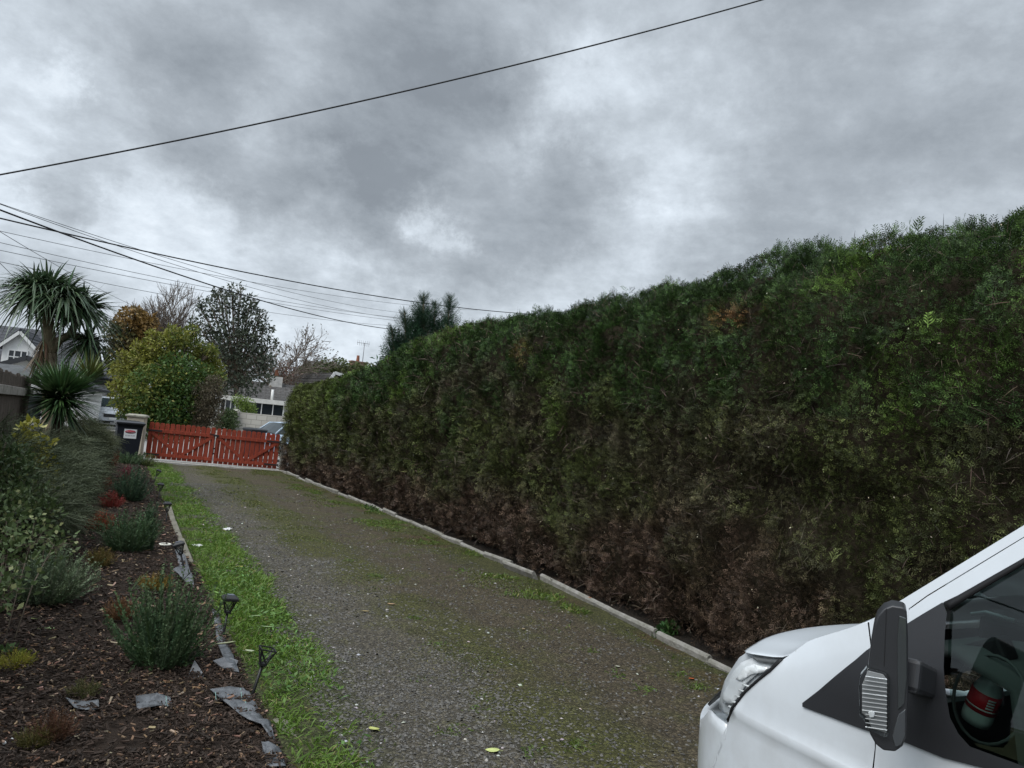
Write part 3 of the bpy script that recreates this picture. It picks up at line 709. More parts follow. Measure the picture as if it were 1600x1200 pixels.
# ================================================================== SOLAR STAKE LIGHTS
SOLB = mat('solar_light_plastic', (.014, .014, .015), .45, .4); CELL = mat('solar_cell', (.035, .045, .075), .2, .6); CLEAR = glassmat('clear_plastic', (.8, .82, .8), .05)
def stake_light(loc, lean, rz, cap, label):
    t = thing('stake_light', loc, label, 'garden light', 'solar stake lights along the bed edge'); t.rotation_euler = (lean[0], lean[1], rz)
    MB().tube([(0, 0, -.06), (0, 0, .015), (0, 0, .215)], [.004, .0105, .0095], 8).build('stake', SOLB, t)
    h0, h1, r0, r1 = .215, .305, .018, .046
    mb = MB(); c0 = [(-r0, -r0), (r0, -r0), (r0, r0), (-r0, r0)]; c1 = [(-r1, -r1), (r1, -r1), (r1, r1), (-r1, r1)]
    for k in range(4):
        p0, p1, q1 = (*c0[k], h0), (*c1[k], h1), (*c1[(k + 1) % 4], h1); q0 = (*c0[(k + 1) % 4], h0)
        mb.bar(p0, p1, .006, .006); mb.bar(p1, q1, .007, .007)
        mb.bar(p0, q1, .0045, .0045); mb.bar(q0, p1, .0045, .0045)
    mb.box((0, 0, h0 - .004), (.046, .046, .014)); mb.build('lantern_cage', SOLB, t)
    if cap:
        mb = MB().box((0, 0, h1 + .010), (.118, .118, .020)).box((0, 0, h1 + .029), (.108, .108, .018), taper=.62)
        c = mb.build('cap', SOLB, t, bevel=.003)
        MB().box((0, 0, h1 + .0395), (.050, .050, .003)).build('solar_panel', CELL, c)
        MB().grid([[(-r0 * .9, -r0 * .9, h0 + .005), (r0 * .9, -r0 * .9, h0 + .005), (r0 * .9, r0 * .9, h0 + .005), (-r0 * .9, r0 * .9, h0 + .005)], [(-r1 * .92, -r1 * .92, h1), (r1 * .92, -r1 * .92, h1), (r1 * .92, r1 * .92, h1), (-r1 * .92, r1 * .92, h1)]], closed=True, smooth=False).build('diffuser', CLEAR, t)
    return t
def lean_for(base, head):
    """tilt that carries the stake from the surveyed base to the surveyed head"""
    g = gnd(*base); d = ray(*head); k = (g.y) / d.y; h = CAMP + d * k
    return g, (h - g)
for base, head, cap, lab in [((392, 1095), (418, 1017), False, 'solar stake light missing its cap, leaning over bare black membrane'),
                             ((347, 1003), (357, 950), True, 'solar stake light with a complete square cap beside the largest feathery bush'),
                             ((289, 897), (280, 858), True, 'solar stake light standing by the exposed stone edging'),
                             ((259, 822), (261, 796), True, 'solar stake light with a pale-topped cap above the stone edging'),
                             ((247, 785), (250, 766), True, 'solar stake light next to the third feathery bush, second from the gate'),
                             ((238, 757), (246, 741), True, 'small solar stake light leaning right in the verge, closest to the gate')]:
    g, v = lean_for(base, head); v = v.normalized() if v.length else Vector((0, 0, 1))
    q = Vector((0, 0, 1)).rotation_difference(v).to_euler()
    stake_light((g.x, g.y, .015), (q.x, q.y), q.z, cap, lab)
g = gnd(508, 1196); t_ = stake_light((g.x - .17, g.y - .17, .045), (radians(84), 0), radians(-50), True, 'solar stake light lying flat in the grass at the bottom of the photo')

# ================================================================== BED EDGING, MEMBRANE, LITTER
STONE_E = mat('edging_stone', (.20, .185, .155), .9, .15, var=.4, vscale=9, bump=.6, bscale=40, col2=(.11, .105, .08))
n_e = 0
for (a, b) in [((262, 800), (269, 822)), ((269, 824), (279, 850)), ((280, 853), (294, 886)), ((430, 1128), (455, 1165))]:
    p, q = gnd(*a), gnd(*b); p.x += .02; q.x += .02
    d = (q - p); o = MB().box((0, 0, 0), (.075, d.length * .97, .10)).build('edging_stone', STONE_E, bevel=.012)
    o.location = (p + q) / 2 + Vector((0, 0, (.030 if n_e < 3 else -.022))); o.rotation_euler = (radians(random.uniform(-2, 2)), radians(8), math.atan2(-d.x, d.y))
    tag(o, ['weathered edging stone below the pale-capped stake light', 'middle of three weathered edging stones in a row by the bed', 'weathered edging stone right of the crumpled membrane', 'mossy edging stone sunk in grass beside the bare membrane'][n_e], 'edging stone', 'edging stones of the flower bed'); n_e += 1
MEMB = mat('weed_membrane', (.085, .09, .097), .45, .45, var=.45, vscale=25, bump=.35, bscale=35)
MTHR = mat('membrane_thread', (.22, .36, .33), .6, .3)
def membrane(poly_px, label, z=.053, amp=.052, threads=()):
    pts = [gnd(px, py) for px, py in poly_px]; P2 = [Vector((p.x, p.y)) for p in pts]
    xs = [p.x for p in P2]; ys = [p.y for p in P2]
    step = max(.012, (max(ys) - min(ys)) / 40)
    inner = []
    x = min(xs)
    while x < max(xs):
        y_ = min(ys)
        while y_ < max(ys): inner.append(Vector((x + random.uniform(-.3, .3) * step, y_ + random.uniform(-.3, .3) * step))); y_ += step
        x += step
    n0 = len(P2); r = delaunay_2d_cdt(P2 + inner, [(i, (i + 1) % n0) for i in range(n0)], [], 0, 1e-5)
    def inside(p):
        c = False
        for i in range(n0):
            a, b = P2[i], P2[i - 1]
            if (a.y > p.y) != (b.y > p.y) and p.x < (b.x - a.x) * (p.y - a.y) / (b.y - a.y) + a.x: c = not c
        return c
    V = np.array([(v.x, v.y, 0) for v in r[0]]); h = amp * (fbm(V, 9, 33, 3) - .5) * 2 + .5 * amp * (1 - np.abs(2 * vnoise(V * np.array([1, 1.8, 1]), 14, 35) - 1))
    bz = bed_z(V[:, 0], V[:, 1]); V[:, 2] = np.maximum(z - .055 + bz, .0) + .008 + np.maximum(h, -.004)
    mb = MB(); mb.add([tuple(v) for v in V], [f for f in r[2] if inside(sum((r[0][i] for i in f), Vector((0, 0))) / len(f))], True)
    # turned-under thickness
    t = thing('weed_membrane', (0, 0, 0), label, 'membrane', 'pieces of weed membrane showing through the bark')
    me_o = mb.build('sheet', MEMB, t); sol = me_o.modifiers.new('thickness', 'SOLIDIFY'); sol.thickness = .002
    for (a, b) in threads:
        p, q = gnd(*a), gnd(*b); L_ = 10; row = [p.lerp(q, i / L_) for i in range(L_ + 1)]; X = np.array([(v.x, v.y, 0) for v in row])
        hh = amp * (fbm(X, 9, 33, 3) - .5) * 2 + .5 * amp * (1 - np.abs(2 * vnoise(X * np.array([1, 1.8, 1]), 14, 35) - 1)); zz = np.maximum(z - .055 + bed_z(X[:, 0], X[:, 1]), 0) + .0105 + np.maximum(hh, -.004)
        MB().tube([(X[i, 0], X[i, 1], zz[i]) for i in range(L_ + 1)], .0018, 5).build('thread', MTHR, t)
    return t
membrane([(325, 1102), (352, 1098), (378, 1092), (396, 1106), (408, 1130), (420, 1150), (432, 1172), (405, 1160), (385, 1150), (372, 1140), (362, 1128), (345, 1120)], 'bare black membrane wrinkled at the foot of the capless leaning light', threads=[((372, 1095), (388, 1140)), ((330, 1104), (337, 1117))])
membrane([(272, 872), (282, 870), (288, 884), (296, 905), (303, 926), (290, 922), (276, 912), (268, 902), (278, 893)], 'crumpled grey membrane beside the weathered edging stones', amp=.06)
membrane([(330, 955), (338, 945), (345, 985), (352, 1010), (360, 1035), (372, 1068), (355, 1062), (345, 1042), (338, 1015), (333, 985)], 'narrow strip of membrane between the biggest feathery bush and the grass', amp=.04)
membrane([(207, 1126), (240, 1120), (262, 1119), (268, 1127), (244, 1133), (210, 1140)], 'oblong patch of bare membrane showing under the biggest feathery bush', threads=[((255, 1119), (258, 1131))])
membrane([(98, 1118), (110, 1121), (130, 1127), (150, 1126), (152, 1133), (130, 1138), (112, 1136)], 'small ragged patch of bare membrane in the bark, lower left')
membrane([(430, 1170), (436, 1185), (445, 1215), (415, 1215), (405, 1190), (418, 1180)], 'membrane flap at the bottom corner of the bed', amp=.05)
SLATE = mat('slate_grey', (.16, .16, .165), .6, .4, var=.3, vscale=12, bump=.3)
def flat_shard(poly_px, zc, label, name, m, th=.008, cat='slate', tilt=(.1, .1), grp=None):
    pts = [gnd(px, py) for px, py in poly_px]; c = sum(pts, Vector()) / len(pts)
    mb = MB(); mb.prism([(p.x - c.x, p.y - c.y, 0) for p in pts], (0, 0, th)); o = mb.build(name, m, bevel=th * .2)
    o.location = (c.x, c.y, zc); o.rotation_euler = (tilt[0], tilt[1], 0); return tag(o, label, cat, grp)
flat_shard([(288, 1078), (302, 1060), (317, 1072), (312, 1085), (296, 1084)], .05, 'broken slate piece tilted up at the foot of the biggest feathery bush', 'slate_shard', SLATE, tilt=(.35, -.1), grp='broken slates on the bed')
flat_shard([(330, 1054), (352, 1045), (370, 1050), (366, 1060), (346, 1063)], .075, 'flat slate piece with white specks lying on membrane', 'slate_shard', SLATE, tilt=(.05, .1), grp='broken slates on the bed')
PAPER = mat('white_litter', (.62, .62, .62), .7, .2, var=.15, vscale=30)
def litter(px, py, s, label, hx=1.0, z=.03):
    g = gnd(px, py); mb = MB(); rows = []
    for i in range(7):
        row = []
        for j in range(7):
            u, v = (i / 6 - .5), (j / 6 - .5); a = 1 - .5 * random.random() * (abs(u) + abs(v))
            row.append((u * s * hx * a, v * s * a, random.uniform(0, .35) * s * .5))
        rows.append(row)
    mb.grid(rows, smooth=False); o = mb.build('litter', PAPER); o.location = (g.x, g.y, z); o.rotation_euler = (0, 0, random.uniform(0, 3))
    so = o.modifiers.new('thickness', 'SOLIDIFY'); so.thickness = .001
    return tag(o, label, 'litter')
litter(308, 857, .14, 'crumpled white scrap of plastic lying in the grass verge'); litter(355, 831, .17, 'flat white scrap of paper on the gravel by the verge', .6)
g = gnd(257, 859); mb = MB(); ring_ = []
for k in range(28): ring_.append([(cos(2 * pi * k / 28) * (.062 + .012 * cos(2 * pi * j / 8)), sin(2 * pi * k / 28) * (.062 + .012 * cos(2 * pi * j / 8)), .010 * sin(2 * pi * j / 8)) for j in range(8)])
ring_.append(ring_[0]); mb.grid(ring_, closed=True); o = mb.build('pot_ring', mat('white_plastic', (.68, .66, .58), .5, .4)); o.location = (g.x, g.y, float(bed_z(g.x, g.y)[0]) + .022); tag(o, 'white plastic ring lying on the bark beside the stone edging', 'ring')
for (px, py, lab) in [(3, 1189, 'white polystyrene ball at the bottom left corner, left of two'), (14, 1185, 'white polystyrene ball at the bottom left corner, right of two')]:
    g = gnd(px, py); o = MB().lathe([(.0005, -.009), (.0065, -.0065), (.009, 0), (.0065, .0065), (.0005, .009)], n=12).build('bead', mat('polystyrene', (.7, .7, .68), .7, .3)); o.location = (g.x, g.y, float(bed_z(g.x, g.y)[0]) + .014); tag(o, lab, 'bead', 'white beads on the bark')
# fallen leaves one can point at
FALL = {}
def fallen(px, py, ln, wd, rz, col, label, z=None, tilt=.12):
    key = tuple(col); m = FALL.setdefault(key, mat('fallen_leaf', col, .6, .25, var=.2, vscale=30))
    g = gnd(px, py); mb = MB(); rows = []
    for i in range(9):
        u = i / 8; w = wd * (max(0, sin(pi * u ** .85))) ** .8 * .5 + .0005
        rows.append([(ln * (u - .5), v * w, .10 * ln * (abs(v) * .6 - .2 * sin(3 * u)) + .012 * ln) for v in (-1, -.5, 0, .5, 1)])
    mb.grid(rows); mb.tube([(-ln * .5, 0, .01 * ln), (-ln * .72, ln * .03, .02 * ln)], .0012, 4); o = mb.build('fallen_leaf', m)
    so = o.modifiers.new('thickness', 'SOLIDIFY'); so.thickness = .0008
    zz = z if z is not None else float(zd(np.array([[g.x, g.y, 0]]))[0]) + .008
    o.location = (g.x, g.y, zz); o.rotation_euler = (random.uniform(-.1, .1), tilt, rz); return tag(o, label, 'leaf', 'fallen leaves')
YEL = (.34, .36, .12)
fallen(583, 1149, .085, .055, 1.9, YEL, 'pale yellow leaf upright on gravel near the verge, bottom of the photo')
fallen(769, 1177, .085, .05, 2.5, (.36, .40, .15), 'pale green yellow leaf on gravel at the bottom centre')
fallen(374, 891, .10, .05, .4, (.40, .36, .08), 'yellow leaf at the edge of the grass verge', tilt=0)
fallen(611, 948, .09, .035, 2.2, (.30, .20, .11), 'tan curled leaf on the mossy middle of the drive')
fallen(571, 958, .08, .035, .3, (.26, .20, .10), 'tan leaf lying flat left of the curled leaf on the drive')
fallen(1080, 1069, .055, .04, .3, (.42, .10, .03), 'orange leaf on the gravel in front of the van')
fallen(920, 953, .07, .05, .9, (.34, .13, .05), 'rust orange leaf resting on the concrete edging', z=.13)
fallen(818, 984, .06, .03, .9, (.32, .24, .14), 'buff leaf on the drive below the heaved edging slab')
fallen(965, 1046, .05, .022, .1, (.40, .40, .32), 'pale grey leaf beside a grass tuft on the drive')
fallen(350, 1028, .15, .028, .35, (.30, .31, .19), 'long pale blade shaped leaf lying across membrane', z=.10, tilt=0)
fallen(398, 980, .10, .045, .5, (.22, .30, .14), 'light green leaf lying in the verge near the square-capped light', z=.09)
fallen(415, 998, .11, .04, .1, (.20, .28, .13), 'light green leaf lower in the verge near the square-capped light', z=.09)
fallen(388, 1035, .07, .04, .1, (.30, .33, .22), 'grey green leaf in the verge above the capless light', z=.08)
fallen(72, 1002, .10, .075, .5, (.20, .27, .12), 'broad green leaf at the end of a trailing stem on the bark', z=.09)
fallen(52, 988, .08, .06, 1.8, (.22, .25, .10), 'broad yellow green leaf on a trailing stem above the bark', z=.10)

# ================================================================== BED PLANTS
def plume_bush(name, px, base_py, top_py, wpx, col, label, cat, n=150, K=16, nl=.16, group=None, spread=.6, lean=(0, 0), tipcol=None, wdth=.03, fill=1.0):
    """a heather-like bush: many upright shoots clothed in needles"""
    g = gnd(px, base_py); dist = (g - CAMP).length; depth = dist
    sc = depth / FPX; h = (base_py - top_py) * sc * .97; w = wpx * sc
    z0 = float(bed_z(g.x, g.y)[0]) if g.x < BED_X else .02
    r = w / 2
    a = rng.random(n) * 2 * pi; rr = np.sqrt(rng.random(n))
    base = np.stack([np.cos(a) * rr * r * .35, np.sin(a) * rr * r * .35, 0 * a - .01], -1)
    tipr = r * rr * (1.0 if spread > .5 else .8); th = h * (1.03 - .42 * rr ** 2) * (.5 + .6 * rng.random(n))
    tip = np.stack([np.cos(a) * tipr + lean[0] * h, np.sin(a) * tipr + lean[1] * h, th], -1)
    ax = tip - base; ln = np.linalg.norm(ax, axis=1)
    V, idx = sprays(base, ax, ln, K, nl, wdth * 1.6, False, .0, 1.0)
    tt = np.repeat(np.arange(K + 1) / K, n)
    c = jit(col, n, .35)[idx]
    if tipcol is not None: c = mixc(c, np.asarray(tipcol), sstep(.45, 1.0, tt) * .8)
    V = np.asarray(V); low = V[..., 2] < .0; V[..., 2] = np.where(low, .0, V[..., 2])
    t = thing(name, (g.x, g.y, z0), label, cat, group)
    # short side shoots fill the body
    m2 = int(n * 2.2 * fill); k_ = rng.integers(0, n, m2); u = rng.random(m2) * .75 + .1
    P = base[k_] + ax[k_] * u[:, None]; V2, i2 = sprays(P, ax[k_] / ln[k_][:, None] + rng.normal(0, .5, (m2, 3)), ln[k_] * .28, 9, .22, wdth * 2.4, False, .0)
    c2 = jit(np.asarray(col) * .9, m2, .35)[i2]
    V2[..., 2] = np.maximum(V2[..., 2], .0)
    soup('foliage', np.concatenate([V, V2]), 3, np.concatenate([c, c2]), NEEDLE, t)
    mb = MB()
    for k in range(7):
        aa = k * .9; mb.tube([(0, 0, -.04), (cos(aa) * r * .25, sin(aa) * r * .25, h * .3)], [.006, .003], 5)
    mb.build('stem', BARK, t)
    return t
DG = (.058, .098, .045); GH = 'feathery dark green bushes in the bed'
plume_bush('feathery_bush', 252, 1058, 930, 170, DG, 'largest feathery dark green bush, in the middle of the near bed', 'bush', 140, 34, .07, GH, .7, tipcol=(.085, .125, .055), fill=.55)
plume_bush('feathery_bush', 196, 872, 812, 100, DG, 'feathery dark green bush left of the white plastic ring', 'bush', 200, 20, .10, GH, .7, fill=1.3)
plume_bush('feathery_bush', 228, 868, 800, 42, (.055, .095, .048), 'upright narrow feathery bush leaning on the bush left of the white ring', 'bush', 90, 20, .10, GH, .5)
plume_bush('feathery_bush', 203, 790, 738, 62, (.052, .090, .050), 'feathery blue green bush farthest along the bed, in front of the pink heather', 'bush', 150, 16, .12, GH, .7, fill=1.3)
plume_bush('lavender_bush', 66, 955, 878, 118, (.135, .175, .10), 'pale grey green lavender bush at the left edge of the bed', 'bush', 260, 24, .09, None, .8, lean=(.1, -.1), tipcol=(.20, .255, .15), fill=1.0)
HE = 'small heathers in the bed'
for (px, by, ty, w, c, lab) in [(152, 836, 810, 40, (.17, .045, .020), 'rust orange heather left of the second feathery bush'), (172, 798, 778, 32, (.16, .030, .022), 'small red heather in front of the farthest feathery bush'),
                                (150, 769, 752, 44, (.12, .038, .022), 'dull red heather touching a green tuft, halfway down the bed'), (168, 734, 710, 28, (.115, .036, .022), 'rusty brown heather in front of the wheelie bin'),
                                (196, 757, 739, 22, (.17, .030, .050), 'pink red heather behind the farthest feathery bush'), (240, 930, 907, 46, (.14, .10, .022), 'mustard yellow heather near the crumpled membrane'),
                                (154, 896, 872, 36, (.10, .075, .022), 'olive brown heather below the second feathery bush'), (186, 984, 955, 44, (.105, .055, .026), 'rust brown heather left of the largest feathery bush'),
                                (20, 1060, 1042, 50, (.20, .19, .03), 'bright yellow green heather at the left edge'), (78, 1182, 1150, 56, (.075, .038, .022), 'dark rust heather low in the bark, bottom left'),
                                (48, 1192, 1172, 44, (.075, .065, .020), 'dark olive heather in the bottom left corner'), (128, 765, 742, 32, (.055, .095, .030), 'fresh green tuft beside the dull red heather'),
                                (200, 727, 711, 44, (.040, .066, .030), 'low dark green mound right in front of the wheelie bin'), (140, 724, 700, 44, (.065, .12, .03), 'leafy green weed clump left of the wheelie bin'),
                                (228, 728, 712, 26, (.07, .085, .03), 'dull green tuft between the wheelie bin and the gate'), (128, 1108, 1090, 40, (.06, .06, .022), 'sparse olive sprig in the bark left of the oblong membrane patch')]:
    plume_bush('heather', px, by + 2, ty - 3, w * 1.2, tuple(v * 1.4 for v in c), lab, 'heather', 120 if w > 30 else 80, 11, .17, HE, .8, wdth=.045, fill=1.5)

def leafy(name, boxes, n, size, cols, label, cat, parent_parts=('foliage',), stems=6, flat=.3, group=None, zmin=.02, asp=.6, matl=None):
    """leafy shrub: clumps (pixel x, pixel y, distance Y, radius) of leaves around branching stems"""
    cs = [(at(px, py, Y) if Y else gnd(px, py + 8) + Vector((0, 0, .04)), r) for (px, py, Y, r) in boxes]; base = cs[0][0]
    t = thing(name, (base.x, base.y, 0), label, cat, group); off = np.array([base.x, base.y, 0])
    Vs, Cs = [], []; wts = np.array([r ** 2 for _, r in cs]); wts = wts / wts.sum()
    for (c, r), w in zip(cs, wts):
        k = max(8, int(n * w)); d = rdir(k) * (rng.random((k, 1)) ** .45) * r; P = np.array(c)[None] + d * np.array([1, 1, .85]) * (.75 + .5 * fbm(np.array(c)[None] + d, 2.5 / max(r, .2), 44, 2))[:, None]
        P[:, 2] = np.maximum(P[:, 2], zmin)
        ax = unit(d + 1e-6) * .5 + rng.normal(0, .6, (k, 3)) + np.array([0, 0, flat])
        ccol = mixc(cols[0], cols[1], np.clip(fbm(P, 2.0 / max(r, .2), 45, 2) * 1.6 - .3 + .3 * (rng.random(k) - .5), 0, 1))
        if len(cols) > 2: ccol = np.where((rng.random(k) > .9)[:, None], np.asarray(cols[2]), ccol)
        V, cc = leaves(P - off, ax, size * (.6 + .8 * rng.random(k)), size * asp * (.7 + .6 * rng.random(k)), ccol * (.8 + .4 * rng.random((k, 1)))); Vs.append(V); Cs.append(cc)
    soup(parent_parts[0], np.concatenate(Vs), 4, np.concatenate(Cs), matl or LEAF, t)
    mb = MB()
    for i, (c, r) in enumerate(cs):
        q = Vector(c) - Vector(off); root = Vector((q.x * .3, q.y * .3, -.02)); mid = root.lerp(q, .5) + Vector((random.uniform(-.1, .1) * r, random.uniform(-.1, .1) * r, .15 * q.z))
        rd = max(.006, .03 * r); mb.tube([root, mid, q], [rd, rd * .7, rd * .35], 5)
        for k in range(stems):
            e = q + Vector(rdir(1)[0]) * r * .8; e.z = max(e.z, .02); mb.tube([mid.lerp(q, .4 + .6 * random.random()), (q + e) / 2 + Vector((0, 0, .05 * r)), e], [rd * .45, rd * .3, rd * .15], 4)
    mb.build('branches', BARK, t)
    return t
# round-leaved shrub, lower left
def gY(px, py): return gnd(px, py).y
leafy('round_leaved_shrub', [(12, 862, 6.0, .22), (50, 840, 6.8, .20), (-25, 900, 5.3, .28), (85, 850, 6.6, .17), (10, 815, 7.2, .26), (-40, 840, 6.2, .34), (0, 925, 5.2, .18), (35, 890, None, .2), (70, 868, None, .16), (5, 930, None, .22), (95, 850, None, .14), (60, 905, None, .12)], 1700, .040, [(.055, .085, .028), (.115, .16, .06), (.25, .27, .12)], 'light green round leaved shrub at the left edge behind the lavender', 'shrub', asp=.75, stems=9)
leafy('silver_sprig', [(45, 948, None, .05), (62, 950, None, .05), (22, 962, None, .06), (30, 942, None, .05)], 60, .042, [(.24, .29, .20), (.34, .38, .30)], 'pale silvery round leaves on a sprig in front of the lavender', 'sprig', asp=.8, stems=2)
leafy('leafy_weed', [(12, 1030, None, .07), (28, 1034, None, .05), (-5, 1028, None, .08)], 90, .06, [(.07, .13, .04), (.13, .19, .08)], 'low broad leaved green weed above the yellow green heather', 'weed', asp=.7, stems=2)
leafy('leafy_weed', [(115, 1030, None, .04), (100, 1028, None, .03), (88, 1016, None, .03)], 34, .045, [(.10, .13, .05), (.18, .20, .10)], 'sparse pale leaves of a small weed in the middle of the bark', 'weed', asp=.7, stems=2, flat=.8)
leafy('leafy_weed', [(1045, 985, None, .09), (1030, 990, None, .07), (1052, 975, None, .08)], 170, .06, [(.03, .075, .022), (.06, .11, .03)], 'dark green ivy like weed growing out under the hedge', 'weed', asp=.8, stems=3)
leafy('leafy_weed', [(585, 795, None, .10), (575, 790, None, .1)], 110, .06, [(.05, .10, .03), (.09, .15, .04)], 'small green weed on the edging far along the hedge', 'weed', asp=.7, stems=2)

def sprawl(name, boxes, n, ln, K, cols, label, cat, spread=.7, up=.1, pref=(1, -.3, 0), nl=.2, nw=.05, droop=.25):
    cs = [(at(px, py, Y), r) for (px, py, Y, r) in boxes]; base = cs[0][0]; off = np.array([base.x, base.y, 0])
    t = thing(name, (base.x, base.y, 0), label, cat); Vs, Cs = [], []
    wts = np.array([r ** 2 for _, r in cs]); wts /= wts.sum()
    for (c, r), w in zip(cs, wts):
        k = max(10, int(n * w)); d = rdir(k) * (rng.random((k, 1)) ** .4) * r; P = np.array(c)[None] + d * np.array([1, 1, .8]); P[:, 2] = np.maximum(P[:, 2], .05)
        ax = unit(d + 1e-6) * .6 + np.array(pref) * .7 + rng.normal(0, spread * .7, (k, 3)) + np.array([0, 0, up])
        V, idx = sprays(P - off, ax, ln * (.5 + rng.random(k)), K, nl, nw, False, droop); V[..., 2] = np.maximum(V[..., 2], .01)
        f = fbm(P, 1.6, 46, 2); Vs.append(V); Cs.append((mixc(cols[0], cols[1], np.clip(f * 2 - .5, 0, 1)) * (.7 + .6 * rng.random((k, 1))))[idx])
    soup('foliage', np.concatenate(Vs), 3, np.concatenate(Cs), NEEDLE, t)
    mb = MB()
    for (c, r) in cs:
        q = Vector(c) - Vector(off)
        for k in range(5):
            e = q + Vector(rdir(1)[0]) * r * .7; e.z = max(e.z, .05); mb.tube([(q.x * .6, q.y * .6, -.02), q * .8, e], [.022, .014, .006], 5)
    mb.build('branches', BARK, t)
    return t
sprawl('juniper_shrub', [(60, 735, 12, .5), (95, 712, 14.0, .5), (40, 780, 10, .46), (20, 735, 11, .55), (85, 765, 11, .42), (118, 715, 16, .5), (60, 805, 9.2, .36), (105, 740, 12.5, .4), (12, 700, 12, .45), (95, 795, 10, .26), (130, 735, 15, .35)],
       8000, .24, 15, [(.045, .060, .030), (.092, .106, .062)], 'sprawling grey green juniper shrub along the left side of the bed', 'shrub', nl=.15, nw=.035)
sprawl('trailing_shrub', [(130, 678, 19, .42), (148, 690, 20, .40), (115, 672, 18, .45), (142, 706, 19, .4), (158, 690, 22.5, .28)], 3400, .26, 13, [(.058, .068, .034), (.095, .105, .055)], 'arching olive green shrub between the spiky plant and the wheelie bin', 'shrub', nl=.16, nw=.04, droop=.4)
leafy('yellow_leaved_climber', [(58, 700, 11.2, .20), (66, 725, 11, .16), (48, 672, 11.5, .14), (75, 745, 10.8, .14), (42, 690, 11.4, .12), (80, 770, 10.4, .12)], 330, .085, [(.22, .22, .03), (.34, .31, .045), (.42, .40, .16)], 'yellow leaved climber scrambling through the grey green juniper', 'climber', asp=.75, stems=3)

leafy('dark_leaved_shrub', [(20, 752, 9.6, .26), (48, 778, 9.0, .22), (8, 790, 8.4, .26), (70, 800, 8.6, .16), (30, 726, 10.2, .22), (0, 720, 9.8, .3)], 2600, .05, [(.026, .048, .016), (.065, .095, .032), (.11, .13, .05)], 'dark small leaved shrub at the left edge, between the juniper and the pale leaved shrub', 'shrub', asp=.55, stems=8)
leafy('green_ground_plant', [(105, 772, None, .14), (98, 790, None, .13)], 380, .05, [(.04, .085, .02), (.10, .15, .04)], 'fresh green ground plant on the inner side of the bed, nearer the camera of two', 'plant', asp=.6, stems=3)
leafy('green_ground_plant', [(122, 742, None, .2), (126, 737, None, .2)], 420, .05, [(.04, .085, .02), (.10, .15, .04)], 'fresh green ground plant below the juniper, nearer the wheelie bin of two', 'plant', asp=.6, stems=3)
# ================================================================== SPIKY PALMS (cordyline)
def sword_head(c, n, ln, wd, dr, col, off, skew=(0, 0, 0), low=-.35, sp=1.0):
    d = rdir(n); d[:, 2] = low + (1 - low) * rng.random(n) ** .9; d = unit(d * np.array([sp, sp, 1])) + np.array(skew)
    P = np.tile(np.array(c) - off, (n, 1)) + unit(d) * .06
    side = unit(np.cross(unit(d), np.array([0, 0, 1.]) + .25 * rdir(n)))
    V, idx = blades(P, d, ln * (.7 + .5 * rng.random(n)), wd * (.8 + .4 * rng.random(n)), dr * (.4 + 1.0 * rng.random(n)), 6, side)
    return V, jit(col, n, .35)[idx]
CORD = leafmat('sword_leaf', .4, .12, .4)
PY = 17.6
pb = at(82, 640, PY); off = np.array([pb.x, PY, 0])
t = thing('cabbage_palm', (pb.x, PY, 0), 'tall cabbage palm with a forked trunk and shaggy drooping heads', 'palm tree')
h1, h2, h3, fk = at(72, 462, PY), at(128, 486, PY + .2), at(138, 535, PY + .1), at(79, 552, PY)
SW = [sword_head(h1, 620, .92, .05, .5, (.062, .100, .050), off, (-.05, 0, .15)), sword_head(h2, 420, .82, .05, .55, (.060, .098, .048), off, (0, 0, .1)), sword_head(h3, 180, .62, .045, .6, (.05, .082, .042), off, (0, 0, -.2)),
      sword_head(at(52, 456, PY - .2), 240, .90, .05, .7, (.066, .104, .054), off), sword_head(at(100, 468, PY - .3), 300, .85, .05, .8, (.066, .104, .054), off)]
soup('crown', np.concatenate([s[0] for s in SW]), 4, np.concatenate([s[1] for s in SW]), CORD, t)
dead = [sword_head(at(67, 545, PY), 70, .42, .04, .4, (.13, .085, .05), off, (0, 0, -1.6), -.6), sword_head(at(72, 525, PY), 40, .42, .04, .3, (.15, .10, .06), off, (0, 0, -1.8), -.6)]
soup('dead_leaves', np.concatenate([s[0] for s in dead]), 4, np.concatenate([s[1] for s in dead]), CORD, t)
O = Vector(off); mb = MB()
mb.tube([(0, 0, -.05), (0.0, 0, 1.0), fk - O], [.17, .14, .12], 10); mb.tube([fk - O, at(77, 520, PY) - O, h1 - O], [.115, .11, .09], 10)
mb.tube([fk - O, at(92, 532, PY) - O, at(110, 522, PY + .1) - O, h2 - O], [.09, .08, .075, .07], 9)
mb.tube([at(110, 522, PY + .1) - O, h3 - O], [.06, .05], 8); mb.tube([fk - O, at(66, 540, PY) - O], [.04, .03], 6)
mb.build('trunk', mat('palm_bark', (.20, .165, .115), .95, .1, var=.35, vscale=10, bump=.9, bscale=30, stretch=(1, 1, .5)), t)
SY = 15.8; c = at(95, 622, SY); off2 = np.array([c.x, SY, 0])
t = thing('spiky_cordyline', (c.x, SY, 0), 'low round spiky green plant under the cabbage palm', 'spiky plant')
SW = [sword_head(c, 900, .76, .038, .12, (.06, .11, .04), off2, (0, 0, .1), -.45), sword_head(c + Vector((0, -.1, -.1)), 160, .62, .035, .3, (.045, .08, .035), off2, (0, 0, -.2), -.6), sword_head(c, 40, .6, .035, .5, (.17, .18, .12), off2, (0, -.7, -.1), -.5),
      sword_head(at(140, 592, SY + .3), 90, .55, .034, .1, (.10, .12, .035), off2, (.1, 0, .5), -.2)]
soup('crown', np.concatenate([s[0] for s in SW]), 4, np.concatenate([s[1] for s in SW]), CORD, t)
